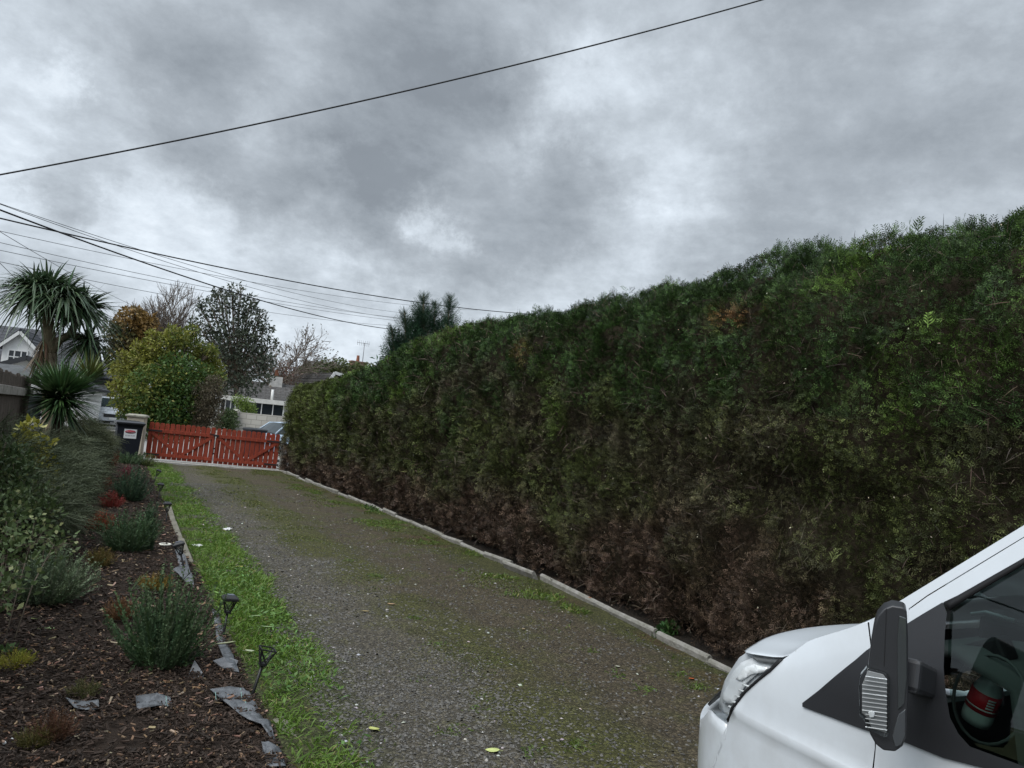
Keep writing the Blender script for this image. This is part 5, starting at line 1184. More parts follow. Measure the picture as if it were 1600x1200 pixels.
# ================================================================== PARKED CARS
def plain(c, rough=.25, **k): return mat('car_paint', c, rough, .5, coat=.6, **k)
TYRE = mat('tyre_rubber', (.014, .014, .015), .85, .2); RIM = mat('wheel_rim', (.42, .43, .45), .35, .5, metal=.7); CARGL = mat('car_glass', (.025, .035, .04), .05, .6)
RLAMP = mat('tail_lamp', (.35, .012, .012), .2, .5); HLAMP = mat('head_lamp', (.55, .57, .6), .12, .6); PLATE = mat('number_plate', (.66, .66, .64), .5, .3)
def car(loc, rz, paint, label):
    """hatchback, front towards local -Y"""
    t = thing('parked_car', loc, label, 'car', None, rz)
    W = .86
    prof = [(-2.0, .32), (-2.05, .52), (-1.98, .74), (-1.15, .95), (1.75, 1.0), (2.0, .88), (2.04, .5), (1.98, .30)]
    def sect(y):
        top = np.interp(y, [p[0] for p in prof[1:6]], [p[1] for p in prof[1:6]])
        wv = W * (1 - .16 * max(0, (abs(y) - 1.5) / .55) ** 2)
        return [(-wv * .93, y, .28), (-wv, y, .42), (-wv * 1.0, y, .62), (-wv * .965, y, top - .07), (-wv * .86, y, top), (0, y, top + .025), (wv * .86, y, top), (wv * .965, y, top - .07), (wv, y, .62), (wv, y, .42), (wv * .93, y, .28)]
    rows = [sect(y) for y in (-2.03, -1.98, -1.8, -1.4, -1.1, -.5, .3, 1.0, 1.5, 1.8, 1.97, 2.02)]
    mb = MB(); mb.grid(rows); mb.add(rows[0], [tuple(range(11))]); mb.add(rows[-1], [tuple(range(10, -1, -1))]); mb.build('body', paint, t)
    gh = [(-1.1, .96, .80), (-.35, 1.40, .62), (.35, 1.47, .62), (1.3, 1.42, .60), (1.82, .99, .74)]
    rows = []
    for y, z, wv in gh: rows.append([(-wv, y, z), (-wv * .55, y, z + .03), (wv * .55, y, z + .03), (wv, y, z)])
    rf = MB(); rf.grid([[(p[0], p[1], p[2]) for p in r] for r in rows[1:4]]); ro = rf.build('roof', paint, t); so = ro.modifiers.new('thickness', 'SOLIDIFY'); so.thickness = .03
    gl_ = MB().grid([rows[0], [(p[0], p[1], p[2] - .01) for p in rows[1]]]); gl_.build('windscreen', CARGL, t)
    MB().grid([[(p[0], p[1], p[2] - .01) for p in rows[3]], rows[4]]).build('rear_window', CARGL, t)
    for s in (-1, 1):
        side = [(s * .80, -1.05, .955), (s * .615, -.35, 1.39), (s * .615, .35, 1.45), (s * .595, 1.28, 1.40), (s * .735, 1.74, .985), (s * .80, .3, .965)]
        m = MB(); m.add(side, [tuple(range(6))]); o_ = m.build('side_window', CARGL, t); so = o_.modifiers.new('thickness', 'SOLIDIFY'); so.thickness = .01
        m = MB(); m.tube([(s * .83, -1.15, .96), (s * .635, -.35, 1.41), (s * .635, .35, 1.47), (s * .615, 1.3, 1.42), (s * .76, 1.84, .99)], .032, 6); m.tube([(s * .805, .25, .96), (s * .63, .25, 1.46)], .03, 6); m.build('pillar', paint, t)
        for y in (-1.3, 1.25):
            w = MB().lathe([(.17, -.09), (.29, -.09), (.31, -.06), (.31, .06), (.29, .09), (.17, .09)], (s * .80, y, .31), 22, Matrix.Rotation(pi / 2, 4, 'Y')).build('wheel', TYRE, t)
            MB().lathe([(.02, -.095), (.19, -.095), (.19, .095), (.02, .095)], (s * .80, y, .31), 18, Matrix.Rotation(pi / 2, 4, 'Y')).build('rim', RIM, w)
        MB().box((s * .62, -1.95, .70), (.36, .16, .15), rz=s * .25).build('headlight', HLAMP, t, bevel=.03)
        MB().box((s * .70, 1.95, .80), (.24, .12, .30), rz=-s * .3).build('tail_light', RLAMP, t, bevel=.03)
        MB().box((s * .93, -.78, 1.0), (.2, .12, .14)).build('wing_mirror', paint, t, bevel=.03)
    MB().box((0, -2.045, .55), (1.0, .03, .16)).build('grille', BLACKM, t); MB().box((0, -2.065, .40), (.5, .015, .11)).build('number_plate', PLATE, t); MB().box((0, 2.05, .62), (.5, .015, .11)).build('number_plate', PLATE, t)
    MB().box((0, 0, .27), (1.5, 3.6, .12)).build('underbody', BLACKM, t)
    return t
g = at(171, 640, 45.5); o = MB().box((g.x, 46.2, .28), (5, 7.4, .56)).build('pavement_terrace', mat('terrace_concrete', (.26, .255, .24), .9, .2, var=.2, vscale=2)); o['kind'] = 'structure'
car((g.x, 45.5, .56), radians(8), plain((.50, .53, .56)), 'silver car parked beyond the low grey wall, left of the cream pillar')
g = at(402, 668, 32.6); car((g.x + 1.95, 32.8, .12), radians(112), plain((.40, .50, .60)), 'pale blue hatchback with a red tail light parked behind the gate')
g = at(396, 668, 31.0); t = bin_at((g.x + .1, 31.2, g.z - 1.20), radians(20), 'dark lidded bin behind the gate, left of the pale blue car', False)

# ================================================================== OVERHEAD CABLES
CABLE = mat('cable_sheath', (.030, .031, .034), .7, .2); WIRE = mat('bare_wire', (.16, .165, .175), .6, .3)
def cable(p0, p1, y0, y1, r, sag, label, ext0=.35, ext1=.35, mid=None):
    A, B = at(p0[0], p0[1], y0), at(p1[0], p1[1], y1)
    A2 = A - (B - A) * ext0; B2 = B + (B - A) * ext1
    pts = []
    for i in range(41):
        u = i / 40; p = A2.lerp(B2, u); s = (u * (1 + ext0 + ext1) - ext0); p.z -= sag * 4 * s * (1 - s); pts.append(p)
    o = MB().tube(pts, r, 6).build('overhead_cable', CABLE if r > .0095 else WIRE, fixn=False); return tag(o, label, 'cable', 'overhead cables')
cable((0, 273), (1190, 0), 11, 11 * .72, .010, .13, 'thick cable slanting up alone across the whole sky from left to top', .3, .4)
cable((0, 328), (617, 515), 14, 30, .014, .30, 'thick dark cable dipping steepest, down to the conifer behind the hedge', .5, .1)
cable((0, 341), (780, 487), 16, 25, .014, .22, 'thick dark cable crossing above the conifer to the hedge top', .5, .15)
cable((0, 318), (640, 490), 18, 34, .007, .35, 'thin cable beginning above the two thick ones at the left, upper of a close pair', .4, .1)
cable((0, 319), (640, 499), 18, 34, .007, .40, 'thin cable beginning above the two thick ones at the left, lower of a close pair', .4, .1)
cable((0, 361), (700, 482), 24, 40, .0085, .30, 'thin cable just under the thick pair, passing above the dark tree', .4, .15)
cable((0, 379), (660, 500), 24, 40, .0085, .28, 'thin cable running behind the palm top to the top of the dark tree', .4, .15)
cable((0, 391), (690, 508), 24, 40, .0085, .25, 'thin cable crossing the palm top, second lowest of the long thin ones', .4, .15)
cable((0, 409), (600, 508), 24, 40, .0085, .25, 'thin cable lowest of the long thin ones, through the palm head', .4, .15)
cable((0, 362), (228, 486), 22, 46, .008, .12, 'thin drop wire falling steeply behind the palm to the autumn tree', .3, .02)
cable((0, 411), (60, 462), 20, 30, .007, .05, 'thin drop wire falling steeply at the left edge into the palm head', .3, .3)

# ================================================================== WHITE VAN
PAINT = mat('van_white_paint', (.52, .555, .59), .28, .5, coat=.5, var=.03, vscale=3)
def grime(m):
    t_ = m.node_tree; b_ = t_.nodes['Principled BSDF']; src = b_.inputs['Base Color'].links[0].from_socket
    co = t_.nodes.new('ShaderNodeTexCoord'); sp_ = t_.nodes.new('ShaderNodeSeparateXYZ'); t_.links.new(co.outputs['Object'], sp_.inputs[0])
    n_ = t_.nodes.new('ShaderNodeTexNoise'); n_.inputs['Scale'].default_value = 5; n_.inputs['Detail'].default_value = 8; n_.inputs['Roughness'].default_value = .7; t_.links.new(co.outputs['Object'], n_.inputs['Vector'])
    v_ = t_.nodes.new('ShaderNodeTexVoronoi'); v_.inputs['Scale'].default_value = 14; t_.links.new(co.outputs['Object'], v_.inputs['Vector'])
    spk = MATH(t_, 'MULTIPLY', MATH(t_, 'LESS_THAN', v_.outputs['Distance'], .035), .55)
    f_ = MATH(t_, 'MULTIPLY', MATH(t_, 'SUBTRACT', n_.outputs[0], .42, True), 1.6)
    low = MATH(t_, 'SUBTRACT', 1.15, sp_.outputs[2], True)
    f_ = MATH(t_, 'ADD', MATH(t_, 'MULTIPLY', f_, MATH(t_, 'ADD', MATH(t_, 'MULTIPLY', low, 1.4), .25)), spk, True)
    mx_ = t_.nodes.new('ShaderNodeMix'); mx_.data_type = 'RGBA'; t_.links.new(f_, mx_.inputs[0]); t_.links.new(src, mx_.inputs[6]); mx_.inputs[7].default_value = (.26, .25, .23, 1); t_.links.new(mx_.outputs[2], b_.inputs['Base Color'])
grime(PAINT)
VBLACK = mat('van_black_plastic', (.020, .021, .024), .42, .45, bump=.04, bscale=300)
VRUB = mat('van_rubber', (.010, .010, .011), .6, .3)
VGLASS = glassmat('van_window_glass', (.50, .62, .58), .01, 1.6)
LENS = glassmat('lamp_lens', (.95, .96, .96), .03, ior=1.22)
CHROME = mat('lamp_reflector', (.88, .90, .92), .2, .6, metal=.2, bump=.25, bscale=40)
LAMPGREY = mat('lamp_inside_grey', (.40, .42, .44), .3, .5)
INT = mat('van_interior', (.075, .085, .082), .8, .2); SEAT = mat('seat_cloth', (.07, .075, .08), .95, .1, var=.3, vscale=40)
VXC = 2.62
def vx(y, z):
    d = max(0.0, y - 1.55); x = 1.75 + 1.02 * d ** 3
    t = max(0.0, z - 1.16); x += .9 * t * t if t < .14 else .0176 + .252 * (t - .14)
    x += .06 * max(0.0, .75 - z)
    f = min(1.0, max(0.0, (y - 1.3) / .3)); u = max(0.0, z - 1.02) * f; x += .9 * u * u
    x += .012 * math.exp(-((z - (.985 + .01 * y)) / .018) ** 2) * (1 if y < 1.9 else 0) * -1
    return x
def PX(px, py):
    X = 1.8; p = None
    for i in range(80):
        p = atX(px, py, X); X = .7 * X + .3 * min(2.3, vx(p.y, p.z))
    return (p.y, p.z)
def poly2(lst): return [PX(*p[1:]) if p[0] == 'p' else (p[1], p[2]) for p in lst]
def P_(*pts): return [('p',) + p for p in pts]
def Y_(*pts): return [('y',) + p for p in pts]
def inpoly(p, poly):
    c = False
    for i in range(len(poly)):
        a, b = poly[i], poly[i - 1]
        if (a[1] > p[1]) != (b[1] > p[1]) and p[0] < (b[0] - a[0]) * (p[1] - a[1]) / (b[1] - a[1]) + a[0]: c = not c
    return c
def dens(poly, step):
    out = []
    for i in range(len(poly)):
        a, b = poly[i], poly[(i + 1) % len(poly)]; l = math.hypot(b[0] - a[0], b[1] - a[1]); k = max(1, int(l / step))
        for j in range(k): out.append((a[0] + (b[0] - a[0]) * j / k, a[1] + (b[1] - a[1]) * j / k))
    return out
def vpatch(name, poly, m, parent, off=0.0, step=.03, th=.006, mirror=False, holes=()):
    out = dens(poly, step); hl = [dens(h, step) for h in holes]
    allp = [Vector(p) for p in out]; E = [(i, (i + 1) % len(out)) for i in range(len(out))]
    for h in hl:
        b = len(allp); allp += [Vector(p) for p in h]; E += [(b + i, b + (i + 1) % len(h)) for i in range(len(h))]
    ys = [p[0] for p in out]; zs = [p[1] for p in out]; y = min(ys) + step / 2; nb = len(allp)
    while y < max(ys):
        z = min(zs) + step / 2
        while z < max(zs):
            p = (y, z)
            if inpoly(p, out) and not any(inpoly(p, h) for h in hl) and min((p[0] - q.x) ** 2 + (p[1] - q.y) ** 2 for q in allp[:nb]) > (step * .45) ** 2: allp.append(Vector(p))
            z += step
        y += step
    r = delaunay_2d_cdt(allp, E, [], 0, 1e-6); F = []
    for f in r[2]:
        c = sum((r[0][i] for i in f), Vector((0, 0))) / len(f)
        if inpoly(c, out) and not any(inpoly(c, h) for h in hl): F.append(f)
    V = [(vx(v.x, v.y) + off, v.x, v.y) for v in r[0]]
    if mirror: V = [(2 * VXC - a, b, c) for a, b, c in V]
    mb = MB(); mb.add(V, F, True); me = mb.mesh(name)
    bm = bmesh.new(); bm.from_mesh(me); bmesh.ops.recalc_face_normals(bm, faces=bm.faces)
    s = sum(f.normal.x * f.calc_area() for f in bm.faces)
    if (s > 0) != mirror: bmesh.ops.reverse_faces(bm, faces=bm.faces)
    bm.to_mesh(me); bm.free(); me.materials.append(m); o = link(name, me, parent)
    if m is PAINT or m is VBLACK:
        e = 1e-3; nn = []
        for v in me.vertices:
            y, z = v.co.y, v.co.z; g = Vector((-1, (vx(y + e, z) - vx(y - e, z)) / (2 * e), (vx(y, z + e) - vx(y, z - e)) / (2 * e))).normalized()
            if mirror: g.x = -g.x
            nn.append(g)
        me.normals_split_custom_set_from_vertices(nn); return o
    if th: so = o.modifiers.new('thickness', 'SOLIDIFY'); so.thickness = th; so.offset = -1
    return o
van = thing('van', (0, 0, 0), 'white panel van parked facing the gate, its front corner and passenger window in view', 'van')
def ext(a, b, z):
    """continue the line a-b (y,z) up to height z"""
    k = (z - b[1]) / (b[1] - a[1]); return (b[0] + (b[0] - a[0]) * k, z)
ZR = 1.90
seamb = PX(1112, 1200); dsm = PX(1364, 1200); WY, WZ, WR = 1.63, .34, .42
arch = [(WY - WR * cos(a), WZ + WR * sin(a)) for a in np.linspace(radians(-4), radians(184), 20)]
fender = poly2(P_((1138, 1128), (1154, 1097), (1165, 1083), (1187, 1063), (1205, 1049), (1224.5, 1030), (1241, 1018), (1261, 1003), (1273, 998), (1298, 990), (1320, 984), (1337, 978), (1355.5, 972.5), (1359, 1000), (1361, 1016), (1366.5, 1080), (1367, 1168), (1363, 1200)))
sd_y = fender[-1][0]
fender += [(sd_y + .004, .30)] + [p for p in arch if p[1] >= .30] + [(min(arch[-1][0] + .02, seamb[0] + .12), .32), (seamb[0] + .03, .60)] + poly2(P_((1113, 1200), (1120, 1176), (1129, 1150), (1137, 1131)))
pil_o = poly2(P_((1373, 960), (1394, 946), (1600, 820))); pil_i = poly2(P_((1419, 951), (1448, 930), (1600, 838)))
fr_o = poly2(P_((1420, 953), (1449, 932), (1600, 840))); fr_i = poly2(P_((1420, 974), (1446, 958), (1475, 941), (1498, 930), (1600, 872)))
gtop = poly2(P_((1484, 953), (1513, 933), (1600, 881)))
gleft = poly2(P_((1482, 957), (1479, 986), (1477, 1042), (1481, 1087), (1487, 1121), (1500, 1146), (1518, 1166), (1545, 1176), (1600, 1196)))
tl = poly2(P_((1600, 1213), (1536, 1199), (1477, 1184), (1417, 1160), (1350, 1139), (1300, 1120), (1256, 1104)))
tri = poly2(P_((1256, 1098), (1281, 1079), (1310, 1054), (1340, 1030), (1356, 1016), (1420, 974), (1446, 958), (1475, 941)))
YB = .12                       # rear edge of the front door
gb = (YB + .06, gleft[-1][1] - .01); tb = (YB, tl[0][1] - .01)
topg = 1.70
pil_top = ext(pil_o[1], pil_o[2], ZR); pil_it = ext(pil_i[1], pil_i[2], ZR - .03)
fr_ot = ext(fr_o[1], fr_o[2], ZR - .05); fr_it = ext(fr_i[3], fr_i[4], 1.77); g_tt = ext(gtop[1], gtop[2], topg)
glass_poly = gtop + [g_tt, (YB + .06, topg), gb] + gleft[::-1]
trim_poly = tri + gleft + [gb, tb] + tl
toptrim = [fr_i[2], fr_i[3], fr_i[4], fr_it, (YB, 1.77), (YB, topg), g_tt] + gtop[::-1]
pillar_poly = poly2(P_((1357, 971.5), (1373, 960))) + pil_o[1:] + [pil_top, pil_it] + pil_i[::-1] + poly2(P_((1420, 973), (1361, 1014), (1360.5, 1000)))
frame_poly = fr_o + [fr_ot, (YB, ZR - .05), (YB, 1.772), fr_it] + fr_i[::-1]
door_poly = poly2(P_((1368.5, 1168), (1365.5, 1200))) + [(sd_y - .006, .30), (YB, .30), tb] + [(a, b - .001) for a, b in tl[:4]] + poly2(P_((1369, 1143),))
side_poly = [(YB - .008, .30), (-1.2, .30)] + [(-1.62 + .42 * cos(a), .34 + .42 * sin(a)) for a in np.linspace(0, pi, 14)] + [(-2.04, .30), (-2.6, .34), (-2.62, 1.0), (-2.56, ZR), (YB - .008, ZR)]
roofrail = [pil_it, pil_top, (YB - .3, ZR), (YB - .008, ZR - .0), (YB - .008, ZR - .045), fr_ot]
hl = P_((1155.6, 1019.5), (1190, 1024), (1223, 1029.5), (1204, 1048), (1186, 1062), (1164, 1082), (1153.5, 1096), (1137.5, 1126), (1122, 1119), (1110.5, 1106), (1113, 1088), (1120, 1064), (1132, 1044), (1142, 1029))
hl_poly = poly2(hl)
for mir in (False, True):
    vpatch('fender', fender, PAINT, van, 0, mirror=mir)
    vpatch('a_pillar', pillar_poly, PAINT, van, .002, mirror=mir)
    dr = vpatch('door', door_poly, PAINT, van, 0, mirror=mir)
    vpatch('window_frame', frame_poly, PAINT, dr, 0, mirror=mir)
    vpatch('side_panel', side_poly, PAINT, van, 0, step=.08, mirror=mir)
    vpatch('window_trim', trim_poly, VBLACK, dr, -.006, step=.025, th=.012, mirror=mir)
    vpatch('window_seal', toptrim, VRUB, dr, -.003, mirror=mir)
    vpatch('window', glass_poly, VGLASS, dr, .008, th=0, step=.06, mirror=mir)
    # dark structure behind the shut lines
    vpatch('inner_panel', [(YB - .1, .32), (sd_y + .35, .74), (seamb[0] + .04, .74), (1.62, .90), (1.45, 1.04), (1.1, 1.0), (YB - .1, .95)], VRUB, van, .03, mirror=mir, th=.004)
    h = vpatch('headlight', hl_poly, LENS, van, -.003, step=.02, th=0, mirror=mir)
    cy = sum(p[0] for p in hl_poly) / len(hl_poly); cz = sum(p[1] for p in hl_poly) / len(hl_poly)
    shr = lambda f: [(cy + (p[0] - cy) * f, cz + (p[1] - cz) * f) for p in hl_poly]
    vpatch('lamp_housing', shr(1.02), LAMPGREY, h, .035, step=.02, mirror=mir, th=.004)
    if not mir:
        WHT = mat('lamp_white', (.85, .87, .88), .25, .5); DRK = mat('lamp_dark', (.12, .125, .13), .3, .5)
        SOFT = mat('lamp_soft_reflector', (.60, .62, .64), .25, .6)
        for nm, m_, off_, pts_ in (('reflector_highlight', SOFT, .026, ((1148, 1036), (1166, 1028), (1204, 1033), (1190, 1048), (1172, 1054), (1156, 1068), (1134, 1100), (1120, 1100), (1124, 1074), (1136, 1050))),
                                   ('reflector_highlight', CHROME, .020, ((1154, 1044), (1170, 1038), (1192, 1044), (1184, 1051), (1166, 1054), (1150, 1064), (1142, 1062))),  # bright V highlight inside the lamp, put in as a pale piece
                                   ('lamp_visor', DRK, .014, ((1168, 1026.5), (1219, 1031), (1211, 1039), (1178, 1034)))):
            vpatch(nm, poly2(P_(*pts_)), m_, h, off_, step=.015, th=.004)
        for k in range(6):
            a = k / 5; xa = 1130 + (1157 - 1130) * a; ya = 1112 + (1068 - 1112) * a
            vpatch('lamp_rib', poly2(P_((xa - 1, ya), (xa + 13 - 2 * a, ya + 4), (xa + 13 - 2 * a, ya + 6.6), (xa - 1, ya + 2.6))), WHT, h, .008, step=.02, th=.004)
        vpatch('lamp_seal', poly2(P_((1224, 1030), (1205, 1049), (1187, 1063), (1165, 1083), (1154, 1097), (1138, 1128), (1136.5, 1124), (1151.5, 1096), (1162, 1081), (1184, 1061), (1202, 1046), (1218, 1029))), VRUB, h, -.004, step=.02, th=.006)
# bonnet
brow = [PX(*p) for p in ((1155.6, 1018.5), (1190, 1023), (1224, 1028.5), (1240.5, 1017), (1260.5, 1002), (1272.5, 997), (1298, 989), (1320, 983), (1336.5, 977), (1356, 971))]
rows = []
n_r = len(brow)
for i, (y, z) in enumerate(brow):
    x0 = vx(y, z); x1 = 2 * VXC - x0; row = []; fr_ = max(0, 1 - i / 4)
    for j in range(33):
        t = j / 32; e = 1 - abs(2 * t - 1); s = 1 - (1 - min(1, e / .9)) ** 2.6
        ridge = .012 * (1 / (1 + math.exp(-(e - .16) / .018)))
        row.append((x0 + (x1 - x0) * t, y + (.16 * fr_ + .10 * (i / (n_r - 1)) ** 3) * s * (1.0), z + (.030 - .006 * fr_) * s + ridge * (1 - .6 * fr_)))
    rows.append(row)
rows_b = rows; bo = MB().grid(rows).build('bonnet', PAINT, van); so = bo.modifiers.new('thickness', 'SOLIDIFY'); so.thickness = .006; so.offset = -1
sb = bo.modifiers.new('sub', 'SUBSURF'); sb.levels = 1; sb.render_levels = 1
# windscreen, roof, back
ws = []
for k in range(9):
    u = k / 8; y0, z0 = PX(1357, 969); y1, z1 = pil_top; y = y0 + (y1 - y0) * u; z = z0 + (z1 - z0) * u; x0 = vx(y, z) + .015; row = []
    for j in range(17):
        t = j / 16; s = 1 - (2 * t - 1) ** 2; row.append((x0 + (2 * VXC - 2 * x0) * t, y + .10 * s * (1 - .3 * u), z + .03 * s))
    ws.append(row)
MB().grid(ws).build('windscreen', VGLASS, van)
rr = []
for y in np.linspace(pil_top[0], -2.56, 20):
    x0 = vx(y, ZR); row = []
    for j in range(21):
        t = j / 20; s = 1 - (2 * t - 1) ** 4; row.append((x0 + (2 * VXC - 2 * x0) * t, y + (.05 * (1 - (2 * t - 1) ** 2) if y > pil_top[0] - .01 else 0), ZR + .085 * s))
    rr.append(row)
ro = MB().grid(rr).build('roof', PAINT, van); so = ro.modifiers.new('thickness', 'SOLIDIFY'); so.thickness = .008
for mir in (False, True): vpatch('roof_rail', [pil_top, (YB - .008, ZR + .002), (YB - .008, ZR - .05), fr_ot, pil_it], PAINT, van, .001, mirror=mir)
bk = MB(); bk.grid([[(x, -2.60 - (.04 if z < 1.2 else 0), z) for x in np.linspace(vx(-2.5, z), 2 * VXC - vx(-2.5, z), 9)] for z in (.34, .6, 1.0, 1.2, 1.5, ZR, ZR + .06)]); bk.build('back_door', PAINT, van)
for s in (-1, 1): MB().box((VXC + s * .74, -2.66, .95), (.12, .05, .34)).build('tail_light', RLAMP, van, bevel=.01)
# bumper sweeping round the nose
seam = [PX(1136, 1130), PX(1128, 1150), PX(1119, 1176), PX(1112, 1200)]
sz = [p[1] for p in seam][::-1]; sy = [p[0] for p in seam][::-1]
ztop_l = PX(1110, 1104.5)
rows = []
for z in np.linspace(.30, .985, 16):
    ys = float(np.interp(z, [.3] + sz, [sy[0] + .14] + sy)); row = []
    for j in range(14):
        y = ys + (2.22 - ys) * j / 13; row.append((vx(y, z), y, z))
    xe = row[-1][0]
    for j in range(1, 12):
        t = j / 11; row.append((xe + (VXC - xe) * t, 2.22 + (.20 - .12 * max(0, z - .7)) * (1 - (1 - t) ** 2.4), z))
    row += [(2 * VXC - a, b, c) for a, b, c in row[-2::-1]]
    # the top edge follows the lamp
    rows.append(row)
nb_ = len(rows[0])
cut = lambda x_, y_: float(np.interp(y_, [seam[0][0], ztop_l[0], ztop_l[0] + .06, ztop_l[0] + .13, 2.3, 2.5], [seam[0][1] - .004, ztop_l[1] - .006, ztop_l[1] - .055, ztop_l[1] - .095, ztop_l[1] - .11, ztop_l[1] - .11]))
R2 = []
for i, r in enumerate(rows):
    R2.append([(a, b, .30 + (c - .30) * (cut(a, b) - .30) / (.985 - .30)) for a, b, c in r])
R2 = [[(vx(b, c) if b < 2.2 and a < VXC else (2 * VXC - vx(b, c) if b < 2.2 else a), b, c) for a, b, c in r] for r in R2]
bu = MB().grid(R2).build('bumper', PAINT, van, fixn=True); so = bu.modifiers.new('thickness', 'SOLIDIFY'); so.thickness = .006
top_r = R2[-1]; ledge = [[(a, b, c) for a, b, c in top_r], [(a + (VXC - a) * .10, b - .10, c + .004) for a, b, c in top_r]]
lg = MB().grid(ledge).build('bumper_ledge', PAINT, bu)
zt_ = ztop_l[1]; fx = np.linspace(VXC - .62, VXC + .62, 15); ty = [p[1] for p in top_r]; tx = [p[0] for p in top_r]; b0_ = rows_b[0]
gt = MB().grid([[(x, float(np.interp(x, tx, ty)) - .02, zt_ - .08) for x in fx], [(x, float(np.interp(x, [p[0] for p in b0_], [p[1] for p in b0_])) - .02, float(np.interp(x, [p[0] for p in b0_], [p[2] for p in b0_])) - .012) for x in fx]])
g_o = gt.build('grille', VBLACK, van); so = g_o.modifiers.new('thickness', 'SOLIDIFY'); so.thickness = .01
MB().box((VXC, 2.30, .40), (1.5, .22, .16)).box((1.96, 2.0, .38), (.12, .42, .16), rz=-.5).box((2 * VXC - 1.96, 2.0, .38), (.12, .42, .16), rz=.5).build('lower_bumper', VBLACK, van, bevel=.03)
# wheels
for (x, y) in ((1.93, WY), (2 * VXC - 1.93, WY), (1.93, -1.62), (2 * VXC - 1.93, -1.62)):
    w = MB().lathe([(.20, -.10), (.31, -.10), (.335, -.07), (.335, .07), (.31, .10), (.20, .10)], (x, y, .335), 32, Matrix.Rotation(pi / 2, 4, 'Y')).build('wheel', TYRE, van)
    MB().lathe([(.03, -.09), (.08, -.105), (.205, -.085), (.205, .085), (.08, .105), (.03, .09)], (x, y, .335), 24, Matrix.Rotation(pi / 2, 4, 'Y')).build('rim', RIM, w)
MB().box((VXC, -.2, .36), (1.45, 4.4, .10)).build('underbody', VRUB, van)
# cab inside
zi = PX(1520, 1040)[1]
mb = MB(); mb.grid([[(VXC - .72, y, z), (VXC, y + .03, z + .01), (VXC + .60, y, z)] for y, z in ((1.34, zi - .03), (1.20, zi - .005), (1.05, zi - .05), (1.02, zi - .22), (1.10, zi - .5))], smooth=True)
d_o = mb.build('dashboard', INT, van); so = d_o.modifiers.new('thickness', 'SOLIDIFY'); so.thickness = .02
for x in (VXC - .42, VXC + .42):
    s_ = MB().box((x, .42, .78), (.50, .52, .16)).build('seat', SEAT, van, bevel=.05)
    MB().box((x, .14, 1.15), (.48, .14, .66), M=Matrix.Rotation(radians(10), 4, 'X')).build('backrest', SEAT, s_, bevel=.05); MB().box((x, .08, 1.56), (.26, .10, .17)).build('headrest', SEAT, s_, bevel=.04)
sw = MB(); cw = Vector((VXC + .40, .90, zi - .10)); ax_ = Matrix.Rotation(radians(62), 4, 'X'); rg = [cw + ax_ @ Vector((.19 * cos(2 * pi * k / 28), .19 * sin(2 * pi * k / 28), 0)) for k in range(29)]
sw.tube(rg, .016, 8, cap=False)
for a in (0, pi, -pi / 2): sw.bar(cw, cw + ax_ @ Vector((.18 * cos(a), .18 * sin(a), 0)), .04, .02)
sw.lathe([(.001, -.02), (.06, -.02), (.05, .03), (.001, .03)], cw, 16, ax_); sw.build('steering_wheel', VRUB, van)
vn = MB(); pv = atX(1545, 1092, 1.95); rg = [pv + Vector((.03 * sin(2 * pi * k / 24), .085 * cos(2 * pi * k / 24), .10 * sin(2 * pi * k / 24))) for k in range(25)]; vn.tube(rg, .004, 8, cap=False); vn.build('air_vent', INT, van)
MB().box((VXC, -.02, 1.1), (1.58, .03, 1.5)).build('bulkhead', INT, van)
MB().box((VXC, 1.36, .78), (1.5, .03, .72)).build('firewall', INT, van)
MB().box((VXC, .7, .58), (1.5, 1.4, .04)).build('cab_floor', INT, van)
MB().box(atX(1521, 1025, 2.05), (.06, .20, .06), M=Matrix.Rotation(radians(-28), 4, 'X')).build('dash_pocket', VRUB, van, bevel=.01)
# things left on the dash, seen through the passenger window
pb0, pb1 = atX(1523, 1128, 2.02), atX(1564, 1030, 2.02); ax_ = (pb1 - pb0); bl_ = ax_.length; q = Vector((0, 0, 1)).rotation_difference(ax_.normalized()).to_matrix().to_4x4()
t = thing('spray_bottle', pb0, 'clear bottle with a red label leaning inside the van window', 'bottle')
BOT = glassmat('bottle_plastic', (.62, .72, .68), .05); LBL = mat('red_label', (.50, .016, .025), .5, .3)
MB().lathe([(.004, 0), (.033, .002), (.036, .02), (.033, bl_ * .52), (.017, bl_ * .78), (.013, bl_ * .84), (.013, bl_ * .93), (.004, bl_ * .93)], (0, 0, 0), 20, q).build('bottle_body', mat('bottle_milky', (.50, .58, .55), .25, .5), t)
MB().lathe([(.014, bl_ * .92), (.017, bl_ * .925), (.016, bl_ * 1.02), (.004, bl_ * 1.02)], (0, 0, 0), 16, q).build('cap', VRUB, t)
lb = MB(); lb.lathe([(.0355, bl_ * .22), (.0366, bl_ * .222), (.0352, bl_ * .50), (.0342, bl_ * .502)], (0, 0, 0), 28, q); lo_ = lb.build('label', LBL, t)
toc = (q.inverted() @ (CAMP - pb0)).normalized(); a0 = math.atan2(toc.y, toc.x)
def strip(a_, b_, z0, z1, nm, m, par, r=.0374):
    mb = MB(); rows = []
    for k in range(7):
        a = a0 + a_ + (b_ - a_) * k / 6; rows.append([tuple(q @ Vector((r * cos(a), r * sin(a), z0))), tuple(q @ Vector((r * cos(a), r * sin(a), z1)))])
    mb.grid(rows); o_ = mb.build(nm, m, par); so = o_.modifiers.new('thickness', 'SOLIDIFY'); so.thickness = .0006; return o_
WL = mat('label_white', (.55, .58, .56), .5, .3)
for k in range(4): strip(.25, .75, bl_ * (.32 + .04 * k), bl_ * (.345 + .04 * k), 'barcode_bar', WL, lo_)
strip(-1.2, 1.2, bl_ * .275, bl_ * .295, 'label_band', WL, lo_)
